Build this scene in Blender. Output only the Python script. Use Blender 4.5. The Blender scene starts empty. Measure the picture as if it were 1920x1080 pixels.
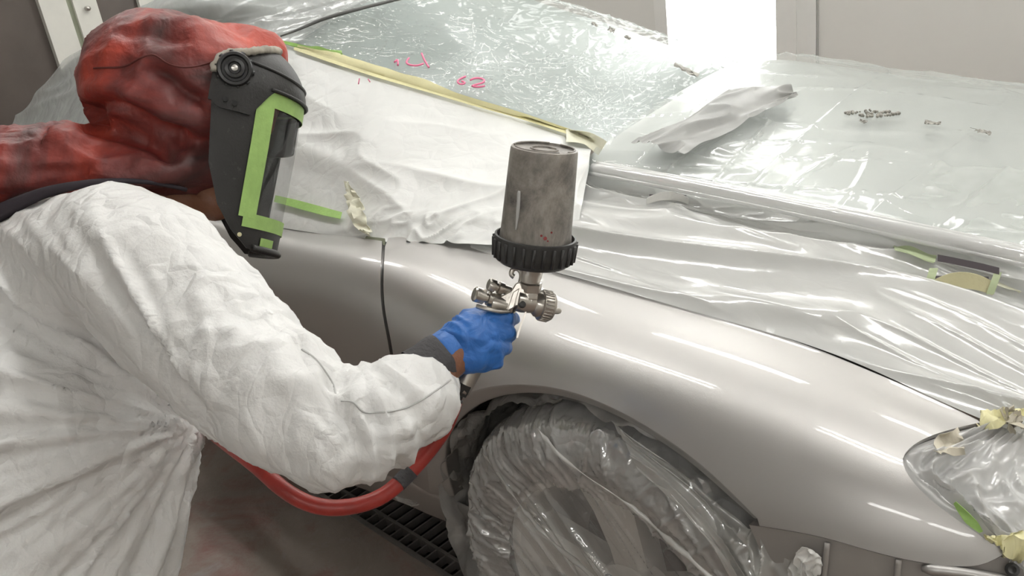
import bpy, bmesh, math, random
import numpy as np
from mathutils import Vector, Matrix
from mathutils.bvhtree import BVHTree
from mathutils.geometry import delaunay_2d_cdt

random.seed(4)
S = bpy.context.scene
COL = S.collection

# ------------------------------------------------------------------ camera
F = 1700.0           # focal length in pixels of the 1920x1080 frame
H = 1.36             # camera height
def _n(v):
    v = np.array(v, float)
    return v / np.linalg.norm(v)
_mX = _n([-1760, -510, F])            # car's rear direction (vanishing point)
_mZ = _n([550, 3760, F])              # straight down (vanishing point)
_X = -_mX
_Z = _n(-(_mZ - _mX * (_mZ @ _mX)))
_Y = np.cross(_Z, _X)
R = np.array([_X, _Y, _Z])            # world = R @ (right, down, forward)
CAM = np.array([0, 0, H])
cam = bpy.data.cameras.new('camera')
cam.lens = F / 1920 * 36
cam.sensor_width = 36
cam.clip_start = 0.02
camo = bpy.data.objects.new('camera', cam)
COL.objects.link(camo)
M4 = Matrix.Identity(4)
for i in range(3):
    M4[i][0] = R[i, 0]; M4[i][1] = -R[i, 1]; M4[i][2] = -R[i, 2]; M4[i][3] = CAM[i]
camo.matrix_world = M4
S.camera = camo

# ------------------------------------------------------------------ world, exposure
w = bpy.data.worlds.new('World'); S.world = w
w.use_nodes = True
w.node_tree.nodes['Background'].inputs[0].default_value = (0.93, 0.97, 1.0, 1)
w.node_tree.nodes['Background'].inputs[1].default_value = 0.25
S.view_settings.view_transform = 'Standard'
S.view_settings.look = 'None'
S.view_settings.gamma = 1
S.view_settings.use_curve_mapping = False
S.view_settings.exposure = -0.08
TUBE = 36.0          # strength of the ceiling's fluorescent tubes
WINDOW = 7.0         # strength of the bright window in the far wall

# ------------------------------------------------------------------ point helpers
def P(px, py, x=None, y=None, z=None, d=None):
    c = np.array([(px - 960) / F, (py - 540) / F, 1.0])
    r = R @ c
    if d is not None: return CAM + r * d
    for i, v in enumerate((x, y, z)):
        if v is not None:
            return CAM + r * ((v - CAM[i]) / r[i])
def D(px, py, d): return P(px, py, d=d)
def proj(p):
    c = (np.asarray(p, float) - CAM) @ R
    return np.stack([960 + F * c[..., 0] / c[..., 2], 540 + F * c[..., 1] / c[..., 2]], -1)
def frame_at(px, py):
    v = _n(R @ np.array([(px - 960) / F, (py - 540) / F, 1.0]))
    r = R[:, 0] - v * (R[:, 0] @ v); r = _n(r)
    dn = np.cross(v, r)
    return r, dn, v                    # right, down, away

def spline1(xs, ys, q):
    """natural cubic spline; ys (n,k), q (m,)"""
    xs = np.asarray(xs, float); ys = np.asarray(ys, float); q = np.asarray(q, float)
    n = len(xs)
    if n == 2:
        t = ((q - xs[0]) / (xs[1] - xs[0]))[:, None]
        return ys[0] * (1 - t) + ys[1] * t
    h = np.diff(xs); A = np.zeros((n, n)); b = np.zeros((n,) + ys.shape[1:])
    A[0, 0] = A[-1, -1] = 1
    for i in range(1, n - 1):
        A[i, i-1] = h[i-1]; A[i, i] = 2 * (h[i-1] + h[i]); A[i, i+1] = h[i]
        b[i] = 6 * ((ys[i+1] - ys[i]) / h[i] - (ys[i] - ys[i-1]) / h[i-1])
    m = np.linalg.solve(A, b)
    i = np.clip(np.searchsorted(xs, q) - 1, 0, n - 2)
    hh = h[i][:, None]; a = (xs[i+1] - q)[:, None]; c = (q - xs[i])[:, None]
    return (m[i] * a**3 + m[i+1] * c**3) / (6*hh) + (ys[i] / hh - m[i] * hh / 6) * a + (ys[i+1] / hh - m[i+1] * hh / 6) * c

def surf(ctrl, nu, nv, us=None, vs=None):
    """ctrl (rows, cols, 3) -> (nv, nu, 3) interpolated"""
    C = np.asarray(ctrl, float)
    us = np.arange(C.shape[1]) if us is None else us
    vs = np.arange(C.shape[0]) if vs is None else vs
    qu = np.linspace(us[0], us[-1], nu); qv = np.linspace(vs[0], vs[-1], nv)
    A = np.stack([spline1(us, C[r], qu) for r in range(C.shape[0])])           # rows,nu,3
    B = spline1(vs, A.reshape(C.shape[0], -1), qv).reshape(nv, nu, 3)
    return B
def grid_normals(G):
    du = np.gradient(G, axis=1); dv = np.gradient(G, axis=0)
    n = np.cross(du, dv)
    n /= np.linalg.norm(n, axis=2, keepdims=True) + 1e-12
    s = np.sign(((CAM - G) * n).sum(2).mean()) or 1
    return n * s                       # towards the camera side

# ------------------------------------------------------------------ object helpers
def setp(o, label=None, cat=None, group=None, kind=None):
    if label: o['label'] = label
    if cat: o['category'] = cat
    if group: o['group'] = group
    if kind: o['kind'] = kind
    return o
def empty(name, loc, label, cat, group=None):
    o = bpy.data.objects.new(name, None)
    o.empty_display_size = .05
    o.location = loc
    COL.objects.link(o)
    return setp(o, label, cat, group)
def world_base(o):
    p = Vector((0, 0, 0))
    while o is not None:
        p = p + o.location; o = o.parent
    return p
def link(name, me, mat, parent=None, smooth=True):
    """vertices are in world coordinates; the object's origin goes to its base centre (or its parent's)"""
    o = bpy.data.objects.new(name, me)
    COL.objects.link(o)
    if mat is not None: me.materials.append(mat)
    n = len(me.vertices)
    co = np.empty(n * 3); me.vertices.foreach_get('co', co); co = co.reshape(-1, 3)
    org = np.array([(co[:, 0].min() + co[:, 0].max()) / 2, (co[:, 1].min() + co[:, 1].max()) / 2, co[:, 2].min()])
    me.vertices.foreach_set('co', (co - org).ravel())
    o.location = org
    if parent is not None:
        o.parent = parent
        o.location = Vector(org) - world_base(parent)
    if smooth: me.polygons.foreach_set('use_smooth', np.ones(len(me.polygons), bool))
    me.update()
    return o
def mesh_pd(verts, faces, uv=None):
    me = bpy.data.meshes.new('m')
    me.from_pydata([tuple(map(float, v)) for v in verts], [], [tuple(map(int, f)) for f in faces])
    if uv is not None:
        l = me.uv_layers.new(name='UVMap')
        idx = np.empty(len(me.loops), int); me.loops.foreach_get('vertex_index', idx)
        l.data.foreach_set('uv', np.asarray(uv, float)[idx].ravel())
    me.update()
    return me
def grid_mesh(G, uvscale=(1, 1), flip=False):
    nv, nu = G.shape[:2]
    i = np.arange(nv * nu).reshape(nv, nu)
    f = np.stack([i[:-1, :-1], i[:-1, 1:], i[1:, 1:], i[1:, :-1]], -1).reshape(-1, 4)
    if flip: f = f[:, ::-1]
    u, v = np.meshgrid(np.linspace(0, uvscale[0], nu), np.linspace(0, uvscale[1], nv))
    return mesh_pd(G.reshape(-1, 3), f, np.stack([u.ravel(), v.ravel()], 1))
def grid_obj(name, G, mat, parent=None, uvscale=(1, 1), thick=0):
    n = grid_normals(G)
    du = np.gradient(G, axis=1); dv = np.gradient(G, axis=0)
    flip = (np.cross(du, dv) * n).sum() < 0
    o = link(name, grid_mesh(G, uvscale, flip), mat, parent)
    if thick:
        m = o.modifiers.new('solid', 'SOLIDIFY'); m.thickness = thick; m.offset = -1
        m = o.modifiers.new('e', 'EDGE_SPLIT'); m.split_angle = math.radians(60)
    return o
def bm_obj(name, bm, mat, parent=None, smooth=False):
    me = bpy.data.meshes.new(name)
    bm.normal_update(); bm.to_mesh(me); bm.free()
    o = link(name, me, mat, parent, smooth)
    return o
def box_bm(bm, lo, hi):
    lo = np.minimum(lo, hi); hi2 = np.maximum(lo, hi)
    v = [bm.verts.new((x, y, z)) for x in (lo[0], hi[0]) for y in (lo[1], hi[1]) for z in (lo[2], hi[2])]
    for f in ((0,1,3,2),(4,6,7,5),(0,4,5,1),(2,3,7,6),(0,2,6,4),(1,5,7,3)): bm.faces.new([v[i] for i in f])
def box(name, lo, hi, mat, parent=None, bevel=0):
    bm = bmesh.new(); box_bm(bm, lo, hi)
    o = bm_obj(name, bm, mat, parent)
    if bevel:
        m = o.modifiers.new('b', 'BEVEL'); m.width = bevel; m.segments = 2
    return o
def sweep(pts, radii, seg=12, caps=True, closed=False):
    """tube along pts with radii; returns verts, faces"""
    pts = np.asarray(pts, float); n = len(pts)
    radii = np.full(n, radii) if np.isscalar(radii) else np.asarray(radii, float)
    if closed: t = np.roll(pts, -1, 0) - np.roll(pts, 1, 0)
    else: t = np.gradient(pts, axis=0)
    t /= np.linalg.norm(t, axis=1, keepdims=True) + 1e-12
    a = np.array([0, 0, 1.0]) if abs(t[0][2]) < .9 else np.array([1.0, 0, 0])
    nn = _n(a - t[0] * (a @ t[0]))
    V = []
    ang = np.arange(seg) * 2 * math.pi / seg
    for i in range(n):
        nn = _n(nn - t[i] * (nn @ t[i])); b = np.cross(t[i], nn)
        V.append(pts[i] + radii[i] * (np.cos(ang)[:, None] * nn + np.sin(ang)[:, None] * b))
    V = np.concatenate(V); Fc = []
    for i in range(n if closed else n - 1):
        j = (i + 1) % n
        for k in range(seg):
            Fc.append((i*seg+k, i*seg+(k+1) % seg, j*seg+(k+1) % seg, j*seg+k))
    if caps and not closed:
        Fc.append(tuple(range(seg))[::-1]); Fc.append(tuple((n-1)*seg + k for k in range(seg)))
    return V, Fc
def smooth_path(pts, n):
    pts = np.asarray(pts, float)
    s = np.r_[0, np.cumsum(np.linalg.norm(np.diff(pts, axis=0), axis=1))]
    return spline1(s, pts, np.linspace(0, s[-1], n))
def tube(name, pts, r, mat, parent=None, n=None, seg=12, closed=False):
    pts = np.asarray(pts, float)
    if n:
        if not np.isscalar(r):
            r = np.interp(np.linspace(0, 1, n), np.linspace(0, 1, len(r)), r)
        pts = smooth_path(pts, n)
    V, Fc = sweep(pts, r, seg, closed=closed)
    return link(name, mesh_pd(V, Fc), mat, parent)
def lathe(prof, base, axis, seg=32):
    """prof [(r,h)], returns verts, faces"""
    base = np.asarray(base, float); ax = _n(axis)
    a = np.array([0, 0, 1.0]) if abs(ax[2]) < .9 else np.array([1.0, 0, 0])
    e1 = _n(a - ax * (a @ ax)); e2 = np.cross(ax, e1)
    ang = np.arange(seg) * 2 * math.pi / seg
    V = []; Fc = []
    for r, h in prof:
        V.append(base + ax * h + r * (np.cos(ang)[:, None] * e1 + np.sin(ang)[:, None] * e2))
    for i in range(len(prof) - 1):
        for k in range(seg):
            Fc.append((i*seg+k, i*seg+(k+1) % seg, (i+1)*seg+(k+1) % seg, (i+1)*seg+k))
    Fc.append(tuple(range(seg))[::-1]); Fc.append(tuple((len(prof)-1)*seg + k for k in range(seg)))
    return np.concatenate(V), Fc
def lathe_obj(name, prof, base, axis, mat, parent=None, seg=32, edge=True):
    V, Fc = lathe(prof, base, axis, seg)
    o = link(name, mesh_pd(V, Fc), mat, parent)
    if edge:
        o.data.polygons.foreach_set('use_smooth', np.ones(len(o.data.polygons), bool))
        m = o.modifiers.new('e', 'EDGE_SPLIT'); m.split_angle = math.radians(40)
    return o
def merge(parts):
    V = []; Fc = []; n = 0
    for v, f in parts:
        V.append(np.asarray(v)); Fc += [tuple(i + n for i in q) for q in f]; n += len(v)
    return np.concatenate(V), Fc
def capsule(a, b, ra, rb, seg=16):
    a = np.asarray(a, float); b = np.asarray(b, float)
    t = b - a; L = np.linalg.norm(t) + 1e-9; t = t / L
    pts = []; rr = []
    for k in range(6):
        th = math.pi/2 * k / 6 + .02
        pts.append(a - t * ra * math.cos(th)); rr.append(ra * math.sin(th))
    pts += [a, b]; rr += [ra, rb]
    for k in range(1, 7):
        th = math.pi/2 * k / 6.1
        pts.append(b + t * rb * math.sin(th)); rr.append(rb * math.cos(th))
    return sweep(pts, rr, seg)
def blob(chains, voxel, smooth=4):
    """union of capsule chains -> one continuous smooth mesh (verts, faces)"""
    parts = []
    for ch in chains:
        for (a, ra), (b, rb) in zip(ch[:-1], ch[1:]): parts.append(capsule(a, b, ra, rb))
    me = mesh_pd(*merge(parts))
    o = bpy.data.objects.new('tmp', me); COL.objects.link(o)
    m = o.modifiers.new('r', 'REMESH'); m.mode = 'VOXEL'; m.voxel_size = voxel
    if smooth:
        m = o.modifiers.new('s', 'SMOOTH'); m.iterations = smooth; m.factor = .5
    dg = bpy.context.evaluated_depsgraph_get()
    out = bpy.data.meshes.new_from_object(o.evaluated_get(dg))
    bpy.data.objects.remove(o)
    return out
def displace(me, fn):
    n = len(me.vertices)
    co = np.empty(n*3); me.vertices.foreach_get('co', co); co = co.reshape(-1, 3)
    no = np.empty(n*3); me.vertices.foreach_get('normal', no); no = no.reshape(-1, 3)
    d = fn(co, no)
    me.vertices.foreach_set('co', (co + no * d[:, None]).ravel()); me.update()
_rng = np.random.RandomState(7)
_perm = np.tile(_rng.permutation(256), 3)
_grad = _rng.normal(size=(256, 3)); _grad /= np.linalg.norm(_grad, axis=1, keepdims=True)
def nz(co, sc, seed=0.0):
    """gradient noise, about -0.6..0.6"""
    q = np.asarray(co, float) * sc + np.array([seed, -seed, 2 * seed]) + 0.37
    i = np.floor(q).astype(int); f = q - i; i = i & 255
    w_ = f * f * f * (f * (f * 6 - 15) + 10)
    out = np.zeros(len(q))
    for dx in (0, 1):
        for dy in (0, 1):
            for dz in (0, 1):
                h = _perm[_perm[_perm[(i[:, 0] + dx) & 255] + ((i[:, 1] + dy) & 255)] + ((i[:, 2] + dz) & 255)]
                dt = (_grad[h] * (f - (dx, dy, dz))).sum(1)
                out += dt * np.where(dx, w_[:, 0], 1 - w_[:, 0]) * np.where(dy, w_[:, 1], 1 - w_[:, 1]) * np.where(dz, w_[:, 2], 1 - w_[:, 2])
    return out * 1.25
def ridge(co, sc, seed=0.0, sharp=1.0):
    return (1 - np.abs(nz(co, sc, seed)) * 2).clip(0, 1) ** sharp
def basis(d):
    d = _n(d); a = np.array([0, 0, 1.0]) if abs(d[2]) < .9 else np.array([1.0, 0, 0])
    e1 = _n(a - d * (a @ d)); return np.stack([d, e1, np.cross(d, e1)], 1)
def grid_ridges(nu, nv, su, sv, shear=0, seed=0, sharp=2, warp=.0):
    """creased fold pattern on a grid; low frequency along u, high along v"""
    u, v = np.meshgrid(np.linspace(0, 1, nu), np.linspace(0, 1, nv))
    q = np.stack([u*su, (v + shear*u)*sv, 0*u], -1).reshape(-1, 3)
    if warp:
        wv = nz(q * .6, 1, seed + 9) * warp
        q[:, 1] += wv
    return ridge(q, 1, seed, sharp).reshape(nv, nu)
def bvh_of(o):
    mw = world_base(o)
    me = o.data
    return BVHTree.FromPolygons([v.co + mw for v in me.vertices], [tuple(p.vertices) for p in me.polygons])
def on(bvhs, px, py, off=.003, dflt=None):
    r = Vector(R @ _n([(px - 960), (py - 540), F])).normalized()
    best = None
    for b in bvhs:
        h = b.ray_cast(Vector(CAM), r)
        if h[0] is not None and (best is None or h[3] < best[3]): best = h
    if best is None: return np.array(dflt) if dflt is not None else P(px, py, d=1.6)
    n = best[1]
    if n.dot(r) > 0: n = -n
    return np.array(best[0] + n * off)

# ------------------------------------------------------------------ materials
MATS = {}
class NT:
    def __init__(s, name):
        m = bpy.data.materials.new(name); m.use_nodes = True
        s.m = m; s.nt = m.node_tree; s.nt.nodes.clear()
        s.out = s.n('ShaderNodeOutputMaterial')
    def n(s, t, **k):
        x = s.nt.nodes.new(t)
        for a, b in k.items():
            if hasattr(x, a) and a not in x.inputs.keys(): setattr(x, a, b)
        return x
    def l(s, a, b): s.nt.links.new(a, b)
    def coord(s, kind='Object', scale=(1, 1, 1), rot=(0, 0, 0)):
        t = s.n('ShaderNodeTexCoord'); mp = s.n('ShaderNodeMapping')
        mp.inputs['Scale'].default_value = scale; mp.inputs['Rotation'].default_value = rot
        s.l(t.outputs[kind], mp.inputs[0]); return mp.outputs[0]
    def noise(s, vec, scale=5, detail=4, rough=.55, dist=0):
        x = s.n('ShaderNodeTexNoise'); x.inputs['Scale'].default_value = scale; x.inputs['Detail'].default_value = detail
        x.inputs['Roughness'].default_value = rough; x.inputs['Distortion'].default_value = dist
        s.l(vec, x.inputs['Vector']); return x.outputs[0]
    def vor(s, vec, scale=5, feature='DISTANCE_TO_EDGE'):
        x = s.n('ShaderNodeTexVoronoi'); x.feature = feature; x.inputs['Scale'].default_value = scale
        s.l(vec, x.inputs['Vector']); return x.outputs[0]
    def ramp(s, fac, stops):
        r = s.n('ShaderNodeValToRGB'); e = r.color_ramp.elements
        while len(e) < len(stops): e.new(.5)
        for q, (p, c) in zip(e, stops):
            q.position = p; q.color = (c, c, c, 1) if np.isscalar(c) else tuple(c) + (1,)
        s.l(fac, r.inputs[0]); return r.outputs[0]
    def math(s, op, a, b=None):
        x = s.n('ShaderNodeMath'); x.operation = op
        for i, v in enumerate((a, b)):
            if v is None: continue
            if np.isscalar(v): x.inputs[i].default_value = v
            else: s.l(v, x.inputs[i])
        return x.outputs[0]
    def warp(s, vec, scale, amt):
        x = s.n('ShaderNodeTexNoise'); x.inputs['Scale'].default_value = scale; s.l(vec, x.inputs['Vector'])
        sub = s.n('ShaderNodeVectorMath'); sub.operation = 'SUBTRACT'; s.l(x.outputs[1], sub.inputs[0]); sub.inputs[1].default_value = (.5, .5, .5)
        sc = s.n('ShaderNodeVectorMath'); sc.operation = 'SCALE'; s.l(sub.outputs[0], sc.inputs[0]); sc.inputs['Scale'].default_value = amt
        ad = s.n('ShaderNodeVectorMath'); ad.operation = 'ADD'; s.l(vec, ad.inputs[0]); s.l(sc.outputs[0], ad.inputs[1])
        return ad.outputs[0]
    def bump(s, h, dist=.01, strength=1, prev=None):
        b = s.n('ShaderNodeBump'); b.inputs['Distance'].default_value = dist; b.inputs['Strength'].default_value = strength
        s.l(h, b.inputs['Height'])
        if prev is not None: s.l(prev, b.inputs['Normal'])
        return b.outputs[0]
    def pbr(s, color, rough=.5, metal=0, spec=.5, normal=None, **k):
        p = s.n('ShaderNodeBsdfPrincipled')
        for key, v in (('Base Color', color), ('Roughness', rough), ('Metallic', metal), ('Specular IOR Level', spec)):
            if hasattr(v, 'is_linked'): s.l(v, p.inputs[key])
            elif key == 'Base Color': p.inputs[key].default_value = tuple(v) + (1,)
            else: p.inputs[key].default_value = v
        for key, v in k.items():
            key = key.replace('_', ' ')
            if hasattr(v, 'is_linked'): s.l(v, p.inputs[key])
            else: p.inputs[key].default_value = v
        if normal is not None: s.l(normal, p.inputs['Normal'])
        return p.outputs[0]
    def done(s, sh):
        s.l(sh, s.out.inputs[0]); return s.m

def plain(name, color, rough=.5, metal=0, spec=.5, grain=0, gscale=80, var=0, vscale=6, **k):
    t = NT(name); c = t.coord()
    col = color
    if var:
        f = t.noise(c, vscale, 5, .6)
        col = t.ramp(f, [(.3, tuple(np.array(color) * (1 - var))), (.7, tuple(np.minimum(np.array(color) * (1 + var), 1)))])
    nrm = None
    if grain: nrm = t.bump(t.noise(c, gscale, 3), grain)
    return t.done(t.pbr(col, rough, metal, spec, nrm, **k))

def film(name, opacity=.35, color=(.9, .9, .89), rough=.22, crinkle=.003, cscale=30, stretch=(1, 1, 1), coord='Object', gloss=.08,
         opvar=.1, big=0.0, rot=(0, 0, 0), trans=.25):
    """thin plastic sheet: mostly clear or milky, with glossy creases"""
    t = NT(name); c = t.coord(coord, stretch, rot)
    wv = t.warp(c, cscale * .35, .6 / cscale * 3)
    v1 = t.ramp(t.vor(wv, cscale), [(0, 0), (.22, .55), (.6, 1)])
    v2 = t.noise(wv, cscale * .8, 3, .6, 1.5)
    h = t.math('ADD', v1, v2)
    nrm = t.bump(h, crinkle)
    if big: nrm = t.bump(t.noise(c, cscale * .22, 2, .5, 1.0), big, 1, nrm)
    body = t.pbr(color, rough, 0, .6, nrm)
    tl = t.n('ShaderNodeBsdfTranslucent'); tl.inputs[0].default_value = tuple(color) + (1,)
    t.l(nrm, tl.inputs['Normal'])
    mx = t.n('ShaderNodeMixShader'); mx.inputs[0].default_value = trans; t.l(body, mx.inputs[1]); t.l(tl.outputs[0], mx.inputs[2])
    tr = t.n('ShaderNodeBsdfTransparent'); tr.inputs[0].default_value = (.97, .98, .975, 1)
    f = t.ramp(t.noise(c, cscale * .3, 4, .6), [(.3, max(opacity - opvar, 0)), (.7, min(opacity + opvar, 1))])
    m2 = t.n('ShaderNodeMixShader'); t.l(f, m2.inputs[0]); t.l(tr.outputs[0], m2.inputs[1]); t.l(mx.outputs[0], m2.inputs[2])
    gl = t.n('ShaderNodeBsdfGlossy'); gl.inputs['Roughness'].default_value = rough * .6; t.l(nrm, gl.inputs['Normal'])
    m3 = t.n('ShaderNodeMixShader'); m3.inputs[0].default_value = gloss; t.l(m2.outputs[0], m3.inputs[1]); t.l(gl.outputs[0], m3.inputs[2])
    return t.done(m3.outputs[0])

def emit(name, color, strength):
    t = NT(name); e = t.n('ShaderNodeEmission'); e.inputs[0].default_value = tuple(color) + (1,); e.inputs[1].default_value = strength
    return t.done(e.outputs[0])

M = {}
def paint(name, col):
    t = NT(name); c = t.coord()
    n1 = t.bump(t.noise(c, 900, 2), .00006)
    return t.done(t.pbr(col, .46, .88, .5, n1, Coat_Weight=.6, Coat_Roughness=.045))
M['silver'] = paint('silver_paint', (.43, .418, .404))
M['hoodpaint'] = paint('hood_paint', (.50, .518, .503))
M['primer'] = plain('grey_primer', (.27, .25, .235), .55, 0, .4, 0, var=.08, vscale=12)
M['black'] = plain('black_gap', (.012, .012, .012), .8)
M['glass'] = plain('tinted_glass', (.34, .385, .37), .28, 0, .35, var=.05)
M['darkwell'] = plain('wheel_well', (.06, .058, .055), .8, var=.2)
M['tyre'] = plain('tyre_rubber', (.028, .027, .026), .7, grain=.001)
M['trimgrey'] = plain('header_trim', (.13, .13, .125), .5)
M['alloy'] = plain('alloy_rim', (.62, .60, .57), .4, .35, .5, var=.08, vscale=20)
M['dark_alloy'] = plain('alloy_recess', (.05, .047, .045), .6)
# concrete floor
t = NT('concrete_floor'); c = t.coord()
base = t.ramp(t.noise(c, 2.2, 8, .65, .4), [(.25, (.155, .125, .105)), (.5, (.22, .18, .153)), (.75, (.29, .245, .212))])
mix = t.n('ShaderNodeMixRGB'); mix.blend_type = 'MIX'
t.l(t.ramp(t.noise(c, 4.0, 6, .7, .8), [(.52, 0), (.68, .6)]), mix.inputs[0]); t.l(base, mix.inputs[1]); mix.inputs[2].default_value = (.19, .045, .04, 1)
mix2 = t.n('ShaderNodeMixRGB'); t.l(t.ramp(t.noise(c, 7.0, 5, .7, .5), [(.62, 0), (.78, .5)]), mix2.inputs[0]); t.l(mix.outputs[0], mix2.inputs[1]); mix2.inputs[2].default_value = (.33, .31, .33, 1)
M['floor'] = t.done(t.pbr(mix2.outputs[0], t.ramp(t.noise(c, 9, 4), [(.3, .35), (.7, .6)]), 0, .4, t.bump(t.noise(c, 60, 4), .002)))
M['wall'] = plain('booth_wall', (.74, .735, .70), .55, 0, .3, .0005, 40, .03, 1.5)
M['nearwall'] = plain('booth_wall_grey', (.52, .51, .49), .6, var=.05)
M['wall_trim'] = plain('booth_wall_trim', (.78, .78, .75), .5, var=.03)
M['ceiling'] = plain('booth_ceiling', (.8, .8, .78), .6, var=.02)
M['brownpane'] = plain('brown_door_panel', (.11, .092, .082), .35, 0, .4, var=.25, vscale=2)
M['post'] = plain('white_door_post', (.76, .755, .70), .45, var=.05)
M['seal'] = plain('door_seal', (.30, .32, .24), .6)
M['joint'] = plain('panel_joint', (.42, .42, .40), .6)
M['steel'] = plain('grate_steel', (.22, .20, .185), .45, .7, .5, var=.2, vscale=15)
M['tube'] = emit('fluorescent_tube', (1, .99, .96), TUBE)
M['bright'] = emit('bright_window_panel', (1, 1, .98), WINDOW)
M['housing'] = plain('lamp_housing', (.85, .85, .84), .4)
# films
M['paper'] = film('white_masking_paper', .95, (.86, .87, .85), .5, .0010, 22, gloss=.02, opvar=.03, big=.008, trans=.06)
M['film_drape'] = film('milky_film', .86, (.86, .86, .84), .22, .0004, 16, (1, 2.2, 1), gloss=.09, opvar=.06, big=.002)
M['film_hood'] = film('clear_film_hood', .30, (.82, .85, .83), .14, .0004, 10, (1.6, 1, 1), gloss=.06, opvar=.08, big=.002)
M['film_glass'] = film('clear_film_glass', .20, (.78, .82, .80), .14, .0004, 14, (1, 1.2, 1), gloss=.035, opvar=.08, big=.0012)
M['film_rear'] = film('cloudy_film_rear', .6, (.70, .72, .71), .25, .002, 18, gloss=.06, opvar=.12, big=.008)
M['film_wheel'] = film('film_over_wheel', .22, (.90, .89, .87), .14, .0008, 26, gloss=.13, opvar=.07, big=.002)
M['film_tyre'] = film('film_over_tyre', .48, (.82, .815, .80), .15, .0012, 32, gloss=.30, opvar=.10, big=.001)
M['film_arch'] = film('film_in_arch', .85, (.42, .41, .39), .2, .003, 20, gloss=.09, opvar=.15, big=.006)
M['film_curtain'] = film('film_curtain', .5, (.74, .73, .70), .2, .0008, 14, gloss=.1, opvar=.12, big=.003)
M['film_lamp'] = film('film_over_headlight', .86, (.80, .795, .785), .22, .0006, 14, gloss=.08, opvar=.06, big=.004)
M['yellow'] = plain('yellow_tape', (.76, .72, .42), .6, grain=.0006, gscale=150, var=.06, vscale=20)
M['green'] = plain('green_tape', (.36, .58, .17), .55, grain=.0006, gscale=150, var=.08, vscale=25)
M['helmgreen'] = plain('green_tape_helmet', (.27, .42, .12), .6, grain=.0006, gscale=150, var=.15, vscale=40)
M['whitetape'] = plain('white_tape', (.74, .73, .70), .6, grain=.001)
M['pink'] = plain('pink_marker', (.86, .20, .36), .5)
M['debris'] = plain('overspray_bits', (.30, .29, .26), .7, var=.4, vscale=60)
M['palegreen'] = plain('pale_green_tape', (.50, .58, .36), .6, grain=.0006, var=.08)
M['foam'] = plain('foam_tape', (.62, .58, .36), .8, grain=.001, var=.1)
# coverall
t = NT('white_coverall'); c = t.coord()
wv = t.warp(c, 5, .12)
v1 = t.ramp(t.vor(wv, 13), [(0, 0), (.3, .7), (.7, 1)])
v2 = t.ramp(t.vor(t.warp(t.coord(scale=(1.6, 1, .7)), 9, .1), 26), [(0, 0), (.25, .75), (.6, 1)])
nr = t.bump(v1, .0048, .85); nr = t.bump(v2, .0024, .85, nr); nr = t.bump(t.noise(c, 260, 2), .0006, 1, nr)
colr = t.ramp(t.noise(c, 6, 4), [(.3, (.73, .725, .71)), (.7, (.79, .79, .78))])
M['suit'] = t.done(t.pbr(colr, .55, 0, .35, nr))
# red hood
t = NT('red_rubberised_hood'); c = t.coord()
f = t.noise(t.coord(scale=(1, 1, 1.5)), 4.2, 6, .6, .5)
colr = t.ramp(f, [(.33, (.055, .032, .030)), (.45, (.15, .030, .026)), (.56, (.29, .040, .026)), (.70, (.46, .058, .030))])
nr = t.bump(t.noise(c, 18, 3, .5, .5), .008); nr = t.bump(t.noise(c, 220, 3), .0006, 1, nr)
M['red'] = t.done(t.pbr(colr, .5, 0, .4, nr))
M['redseam'] = plain('hood_seam', (.10, .016, .012), .6)
M['piping'] = plain('grey_cord', (.36, .33, .28), .9, grain=.002, gscale=90, var=.25, vscale=40)
t = NT('helmet_black'); c = t.coord()
spk = t.ramp(t.noise(c, 70, 4, .7), [(.62, 0), (.72, .5)])
mx = t.n('ShaderNodeMixRGB'); t.l(spk, mx.inputs[0]); mx.inputs[1].default_value = (.011, .0100, .0092, 1); mx.inputs[2].default_value = (.07, .065, .06, 1)
M['helmet'] = t.done(t.pbr(mx.outputs[0], .48, 0, .45, t.bump(t.noise(c, 300, 2), .0004)))
M['knob'] = plain('helmet_knob', (.018, .018, .018), .35)
M['pin'] = plain('metal_pin', (.6, .58, .55), .3, .9)
t = NT('clear_visor')
tr = t.n('ShaderNodeBsdfTransparent'); tr.inputs[0].default_value = (.86, .86, .86, 1)
gl = t.n('ShaderNodeBsdfGlossy'); gl.inputs['Roughness'].default_value = .05
mx = t.n('ShaderNodeMixShader'); mx.inputs[0].default_value = .10; t.l(tr.outputs[0], mx.inputs[1]); t.l(gl.outputs[0], mx.inputs[2])
M['visor'] = t.done(mx.outputs[0])
M['skin'] = plain('skin', (.20, .085, .045), .5, grain=.001, gscale=200, var=.1, vscale=30)
M['strap'] = plain('dark_strap', (.022, .016, .022), .8)
M['cuff'] = plain('grey_knit_cuff', (.055, .053, .055), .85, grain=.002, gscale=200)
t = NT('blue_nitrile_glove'); c = t.coord()
nr = t.bump(t.noise(c, 38, 3, .5, 1.2), .0035); nr = t.bump(t.noise(c, 300, 2), .0003, 1, nr)
M['glove'] = t.done(t.pbr(t.ramp(t.noise(c, 20, 3), [(.3, (.022, .115, .38)), (.7, (.035, .16, .50))]), .42, 0, .45, nr))
M['chrome'] = plain('gun_metal', (.50, .47, .43), .28, .95, .5, .0004, 60, .12, 30)
t = NT('stained_paint_cup'); c = t.coord()
f = t.noise(c, 15, 7, .7, .4)
M['cup'] = t.done(t.pbr(t.ramp(f, [(.32, (.05, .047, .043)), (.44, (.17, .155, .138)), (.58, (.30, .275, .245)), (.75, (.40, .37, .335))]), .42, 0, .5, t.bump(t.noise(c, 120, 4), .0006)))
M['cupring'] = plain('cup_ring', (.025, .024, .023), .5, var=.3, vscale=60)
M['painted_gloss'] = plain('cup_gloss_mark', (.45, .45, .44), .3)
M['redspeck'] = plain('red_paint_speck', (.22, .02, .02), .5)
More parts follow.
